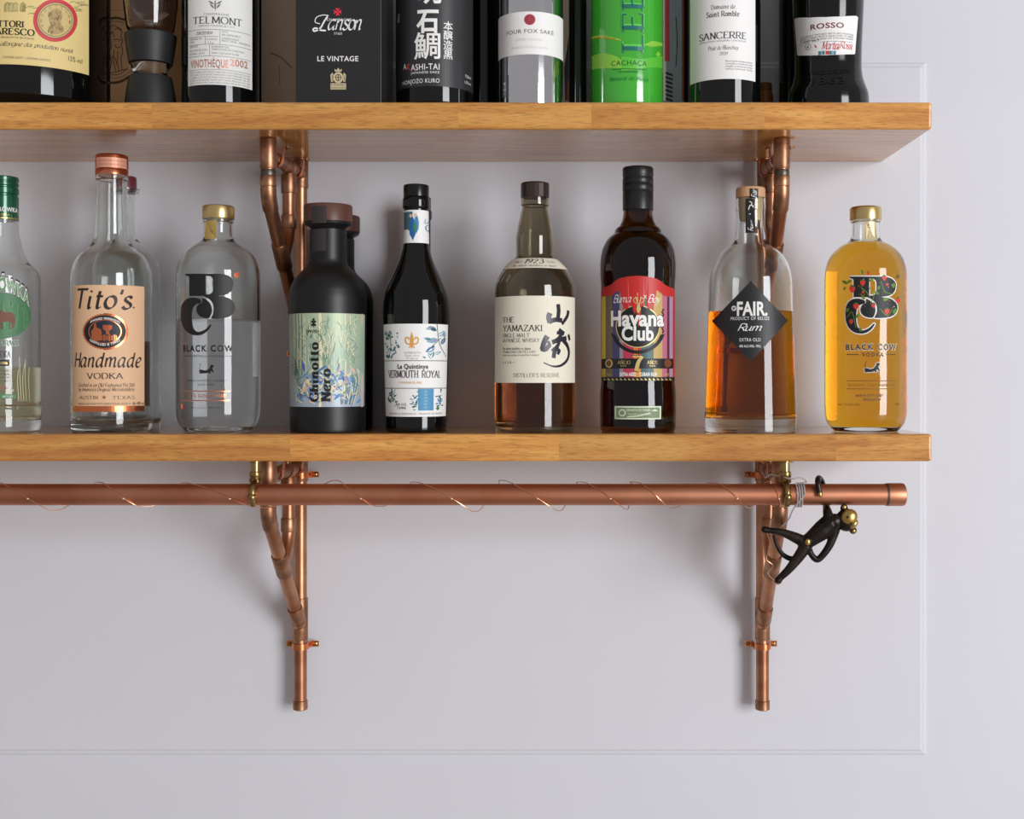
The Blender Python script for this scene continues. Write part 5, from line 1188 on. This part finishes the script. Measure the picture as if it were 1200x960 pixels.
# Lanson gift box
r, S = carton('gift_box', 'black champagne gift box with white script and gold crest', 346.5, 447, -.178, -.085, .36, mat('black_card', (36, 35, 37), .38, var=.05, vscale=60))
S.text('anson', 384, 424, 35, 18, white_ink, 'script', 1); S.stroke([(375, 28), (369.5, 26), (371, 20.5), (378, 17.8), (385, 18.2)], 1.0, white_ink, 1); S.stroke([(384, 19), (379.5, 26), (375.5, 33), (369, 36.6), (367, 34.6), (370, 33), (376, 35.4), (382, 36)], 1.9, white_ink, 1)
S.text('CHAMPAGNE', 383, 412, 24.7, 3, white_ink, 'sans', 2); S.text('1760', 391.3, 400.8, 40.8, 2.9, white_ink, 'serif', 1); S.text('LE VINTAGE', 372, 420, 71.8, 5.9, white_ink, 'bold', 1, bold=.012)
for a in (0, 90, 180, 270):
    ca, sa = math.cos(math.radians(a)), math.sin(math.radians(a)); T = [(.4, .5), (4.6, 2.6), (4, 0), (4.6, -2.6), (.4, -.5)]
    S.poly([(395.7+x*ca-y*sa, 14+x*sa+y*ca) for x, y in T], mat('cross_red', (226, 44, 66), .5), 1)
gp = mat('crest_gold', (212, 198, 160), .4, .3)
S.ell(396.4, 91, 6, 6.6, gp, 1, 24); S.poly([(392.6, 84), (392, 80.6), (394.4, 82.4), (396.4, 79.4), (398.4, 82.4), (400.8, 80.6), (400.2, 84)], gp, 1); S.poly([(388, 96), (387.2, 88), (389.6, 85), (391, 89), (390.4, 96)], gp, 1); S.poly([(404.8, 96), (405.6, 88), (403.2, 85), (401.8, 89), (402.4, 96)], gp, 1)
S.band(387.4, 97.6, 405.6, 105, gp, 1); cg = mat('crest_dark', (96, 86, 66), .5)
S.text('BY APPOINTMENT', 388.2, 404.8, 100.6, 2, cg, 'sans', 2); S.text('LANSON REIMS', 388.2, 404.8, 104, 2, cg, 'sans', 2); S.ell(396.4, 91, 3.4, 4, cg, 2, 16, ring=.8); S.band(395.9, 87, 396.9, 95, cg, 2); S.band(393, 90.5, 399.8, 91.3, cg, 2)
for x in (389.2, 403.4): S.stroke([(x, 95), (x+.6, 91), (x-.2, 88)], .6, cg, 2)
S.finish(r, {'*': 'lettering', 'crest_gold': 'crest', 'crest_dark': 'crest'})

# sake, black label
B = wine(509.5, 45, -70, 15, -215, 'black sake bottle with satin black label and white brush characters', name='sake_bottle')
S, sh = B.wrap(-46, 101, mat('satin_black_label', (48, 48, 51), .4), -86, 86)
for ch, x0, x1, yb_, h in (('\u660e', 490, 517, 3, 19), ('\u77f3', 488, 514, 37.5, 21), ('\u9bdb', 485.5, 516, 68, 23)): S.text(ch, x0, x1, yb_-2, h, white_ink, 'black', 1, bold=.012 if h > 22 else .03)
for ch, y in (('\u672c', 36), ('\u91b8', 47), ('\u9020', 58.5), ('\u9ed2', 69.5)): S.text(ch, 519.6, 530.4, y-1, 8.2, white_ink, 'sans', 1, bold=.006)
S.text('A', 472.8, 476.6, 81.8, 7, white_ink, 'sans', 1); S.text('K', 477.4, 481, 81.8, 7, red_ink, 'bold', 1); S.text('ASHI-TAI', 481.8, 515, 81.6, 7, white_ink, 'sans', 1, bold=.008); S.text('JAPANESE SAKE', 481.5, 515, 86, 2.7, white_ink, 'sans', 1); S.text('HONJOZO KURO', 472, 515, 97.2, 5, white_ink, 'sans', 1)
S.text('720ml', 545, 551.5, 92, 3.4, white_ink, 'light', 1); S.text('15%vol', 544.5, 551.5, 99, 3.4, white_ink, 'light', 1)
S.text('\u6e05\u9152', 466, 468.5, 26, 8, white_ink, 'sans', 1)
S.finish(sh, {'*': 'lettering'})
wine(566, 38, -60, 13, -190, 'dark wine bottle behind, between the black sake and silver sake bottles', ya=-.042)

# silver sake
B = wine(622, 37.8, -60, 13, -190, 'mirror silver sake bottle with white label and red disc', name='sake_bottle', m=mat('silver_mirror', (222, 222, 224), .06, 1.0), foil=mat('silver_mirror', (0, 0, 0)))
S, sh = B.wrap(13.5, 63.6, white_paper, -88, 88)
S.ell(620.8, 23, 6.6, 6.4, mat('disc_red', (166, 62, 72), .5), 1, 30); S.text('FOUR FOX SAK\u00c9', 594, 648.5, 38.6, 4.5, dgrey_ink, 'sans', 1); S.text('JUNMAI DAIGINJO', 604, 636, 47.5, 2.8, mat('faint_ink', (206, 204, 204), .5), 'sans', 1); S.text('PRODUCT OF JAPAN NIIGATA', 600, 642, 56.5, 2.6, mat('faint_ink', (0, 0, 0)), 'sans', 1)
S.ell(620.8, 23, 4, 4, mat('disc_red_dark', (136, 46, 56), .5), 2, 16, ring=.6)
S.finish(sh, {'*': 'lettering'})
S = B.surf(-10)
S.text('72cl', 98, 592.5, 112, 3, white_ink, 'sans', 1, vert=True)
S.finish(B.root, {'*': 'artwork'})

# cartons and bottles seen between the silver and green bottles
r, S = carton('printed_carton', 'narrow cream and red printed carton between the silver sake and green bottle', 648, 676.5, -.085, -.012, .3, mat('cream_card', (226, 214, 190), .6))
S.band(668, -200, 676.4, 43, mat('card_red', (176, 48, 44), .6), 1); S.band(672, 43, 676.4, 118, mat('card_green', (128, 140, 70), .6), 1); S.poly([(662, 118), (661, 80), (664, 60), (667, 36), (669, 60), (668, 84), (670, 118)], ink, 1); S.poly([(664, 118), (665, 96), (667, 90), (668, 118)], red_ink, 2); S.finish(r, {'*': 'artwork'})
wine(677, 10.5, -40, 6, -150, 'very narrow black bottle beside the green bottle', name='small_bottle', ya=-.105)
B = wine(735, 42.3, -70, 14, -210, 'bright green cachaca bottle with tall raised letters up its front', name='cachaca_bottle', yfront=-.166, m=mat('bright_green_glass', (74, 196, 58), .08, coat=1.0, trans=.25, var=.12, vscale=12), foil=mat('white_cap', (230, 230, 226), .4))
S = B.surf(60); yg = mat('lime_print', (136, 200, 66), .3); dg = mat('deep_green_print', (34, 140, 52), .2); tg = mat('teal_emboss', (40, 110, 104), .15); wg = mat('pale_emboss', (96, 204, 84), .1)
S.poly([(694, 46), (705, 43), (722, 45), (728, 48), (728, 46.6), (716, 43.4), (704, 41.5), (694, 43.5)], mat('yellow_lime', (186, 200, 70), .3), 1); S.poly([(694, 82), (694, 66), (708, 62), (722, 66), (728, 70), (728, 80), (712, 80)], yg, 1); S.poly([(753, 53), (764, 48), (776, 51), (776, 54), (764, 55)], yg, 1); S.poly([(768, 64), (771, 60), (774, 64), (771, 67)], yg, 1); S.poly([(728, 66), (750, 70), (776, 66), (776, 80), (728, 84)], mat('mid_lime', (92, 190, 60), .3), 1)
S.text('LEBLON', -98, 754, 62, 25.5, wg, 'serifb', 3, vert=True); S.text('LEBLON', -98.6, 753, 62.6, 24, tg, 'serif', 4, vert=True)
S.text('CACHA\u00c7A', 716.6, 757.6, 76.4, 5.8, mat('green_black_ink', (22, 62, 34), .5), 'sans', 2); S.band(717, 80.4, 757, 81, mat('green_black_ink', (0, 0, 0)), 2); S.text('DE FAZENDA BRASIL', 725, 748, 85, 2, mat('green_black_ink', (0, 0, 0)), 'sans', 2); S.text('Natural de Minas', 715, 760, 94, 4.6, dg, 'ital', 2)
S.finish(B.root, {'*': 'artwork', 'pale_emboss': 'raised_letters', 'teal_emboss': 'raised_letters'})
r, S = carton('printed_carton', 'narrow grey-blue carton with red and cream bands beside the green bottle', 775, 801.5, -.118, -.012, .3, mat('slate_card', (150, 160, 176), .6, var=.15, vscale=60))
S.band(776, -200, 780.5, 118, mat('card_cream', (222, 210, 196), .6), 1); S.band(779, -200, 784.5, 72, red_ink, 2); S.band(799, -200, 801, 118, mat('card_red', (0, 0, 0)), 1)
for j in range(7): S.poly([(780, 84+j*5), (788, 87+j*5), (789, 89.5+j*5), (780, 87+j*5)], ink, 2)
S.stroke([(792, 20), (793.5, 50), (792, 78)], .9, ink, 2); S.finish(r, {'*': 'artwork'})
wine(826, 29, -60, 11, -180, 'green glass bottle hidden behind the white-labelled Sancerre', ya=-.04, m=mat('olive_green_glass', (60, 96, 30), .08))

# Sancerre
B = wine(848.7, 42, -80, 14, -220, 'dark wine bottle with plain white label lettered SANCERRE', foil=mat('white_foil', (222, 220, 214), .4), yfront=-.186)
S, sh = B.label(808.8, -60, 885, 92.6, white_paper)
S.text('Domaine de', 833.5, 861.6, 10.2, 5.2, dgrey_ink, 'serif', 1); S.text('Saint Romble', 828, 866.4, 19, 6, dgrey_ink, 'serifb', 1); S.text('SANCERRE', 819.8, 874, 45, 7.6, ink, 'serif', 1); S.text('APPELLATION SANCERRE CONTROLEE', 820, 874, 48.6, 1.8, grey_ink, 'sans', 1); S.text('Prise de Blanchay', 830, 865.5, 58, 4.6, grey_ink, 'ital', 1); S.text('2020', 843, 853, 64.4, 3.4, grey_ink, 'ital', 1)
for j in range(4): S.text('Mis en bouteille au domaine par Fournier'[j*3:], 850.5, 881.5, 73+j*3, 2.2, grey_ink, 'sans', 1)
S.finish(sh, NM)
# little amber jar at the wall
B = Bottle('spice_jar', 'tiny amber-brown jar by the wall behind the Sancerre', 897, [(162, 8), (160, 9), (118, 9), (112, 8.6), (106, 7)], TOP, ya=-.03, cat='jar')
B.solid(mat('amber_jar', (150, 92, 40), .35)); B.cap([(106.2, 7), (106, 7.6), (98.5, 7.6), (97.8, 7)], mat('brown_lid', (128, 80, 42), .5), 'lid')

# Rosso vermouth
B = Bottle('vermouth_bottle', 'black waisted vermouth bottle with small white ROSSO label and flared base', 970.3, [(136, 45), (131, 46.6), (124, 47), (117, 46.8), (111, 46), (105, 44), (98, 41.4), (90, 39.4), (80, 38.5), (64, 38.6), (40, 39.5), (0, 41.2), (-40, 42), (-80, 40), (-110, 33), (-135, 22), (-160, 15), (-205, 14)], TOP)
B.solid(mat('dark_green_black_glass', (14, 14, 13), .10, spec=.5)); B.cap([(-190, 14.5), (-190, 15.4), (-206, 15.4), (-207, 14.4)], black_gloss)
S = B.surf(42); P4 = [(935.4, 65.3), (933.4, 64), (931.8, 23.5), (933, 21.4), (950, 20.8), (968, 20.3), (986, 19.7), (1003, 18.9), (1004.9, 20.6), (1002.8, 62.4), (1001.4, 63.6), (985, 64), (968, 64.6), (950, 65)]
S.vstep = .004; S.poly(P4, white_paper, 0); sh = S.finish(B.root, {'*': 'label'})[0]
dr = mat('wine_red_ink', (120, 44, 62), .5); S.text('ROSSO', 950, 988.8, 32.8, 6, dr, 'bold', 1)
for j, t_ in enumerate(('NATURALLY INFUSED WITH BOTANICALS', 'EXPERTLY MADE FROM A SELECTION OF HERBS', 'A DIFFERENT BLEND OF ITALIAN WINES')): S.text(t_, 938, 1000, 40.4+j*2.7, 1.9, dgrey_ink, 'sans', 1)
S.text('DAL 1863', 942, 960, 49.4, 2.2, dgrey_ink, 'serif', 1); S.band(937, 48.4, 941, 48.8, grey_ink); S.band(961, 48, 999, 48.4, grey_ink)
S.text('Martini', 963, 985, 57.5, 9.5, red_ink, 'script', 2, arc=0); S.text('&', 979, 983, 58, 3, red_ink, 'script', 2); S.text('Rossi', 984, 1000, 57, 8, red_ink, 'script', 2)
S.ell(946.7, 55, 3.7, 3.7, dgrey_ink, 1, 20, ring=.5); S.text('R', 945.5, 948, 56.6, 3, dgrey_ink, 'bold', 1); S.poly([(954, 52.4), (956, 53), (957.4, 56.4), (955, 55.4)], red_ink, 1)
for x, m_ in ((959.2, teal_ink), (961.7, lteal), (964.2, teal_ink), (967.6, red_ink), (972, teal_ink), (974.6, lteal), (977.4, teal_ink)): S.band(x, 59.4, x+(4 if m_ is red_ink else 2.2), 63.8, m_, 2)
S.finish(sh, {'*': 'lettering'})
S = B.surf(92); S.vstep = .002; eb = mat('dark_green_black_glass', (0, 0, 0))
S.text('TRADIZIONE DAL', 945, 996, 87, 5, eb, 'bold', 5, arc=-3) ; S.text('1863', 952.6, 988.6, 99.4, 9, eb, 'bold', 6)
S.finish(B.root, {'*': 'embossing'})
wine(950, 37, -60, 13, -190, 'dark wine bottle behind the waisted ROSSO vermouth', ya=-.044)
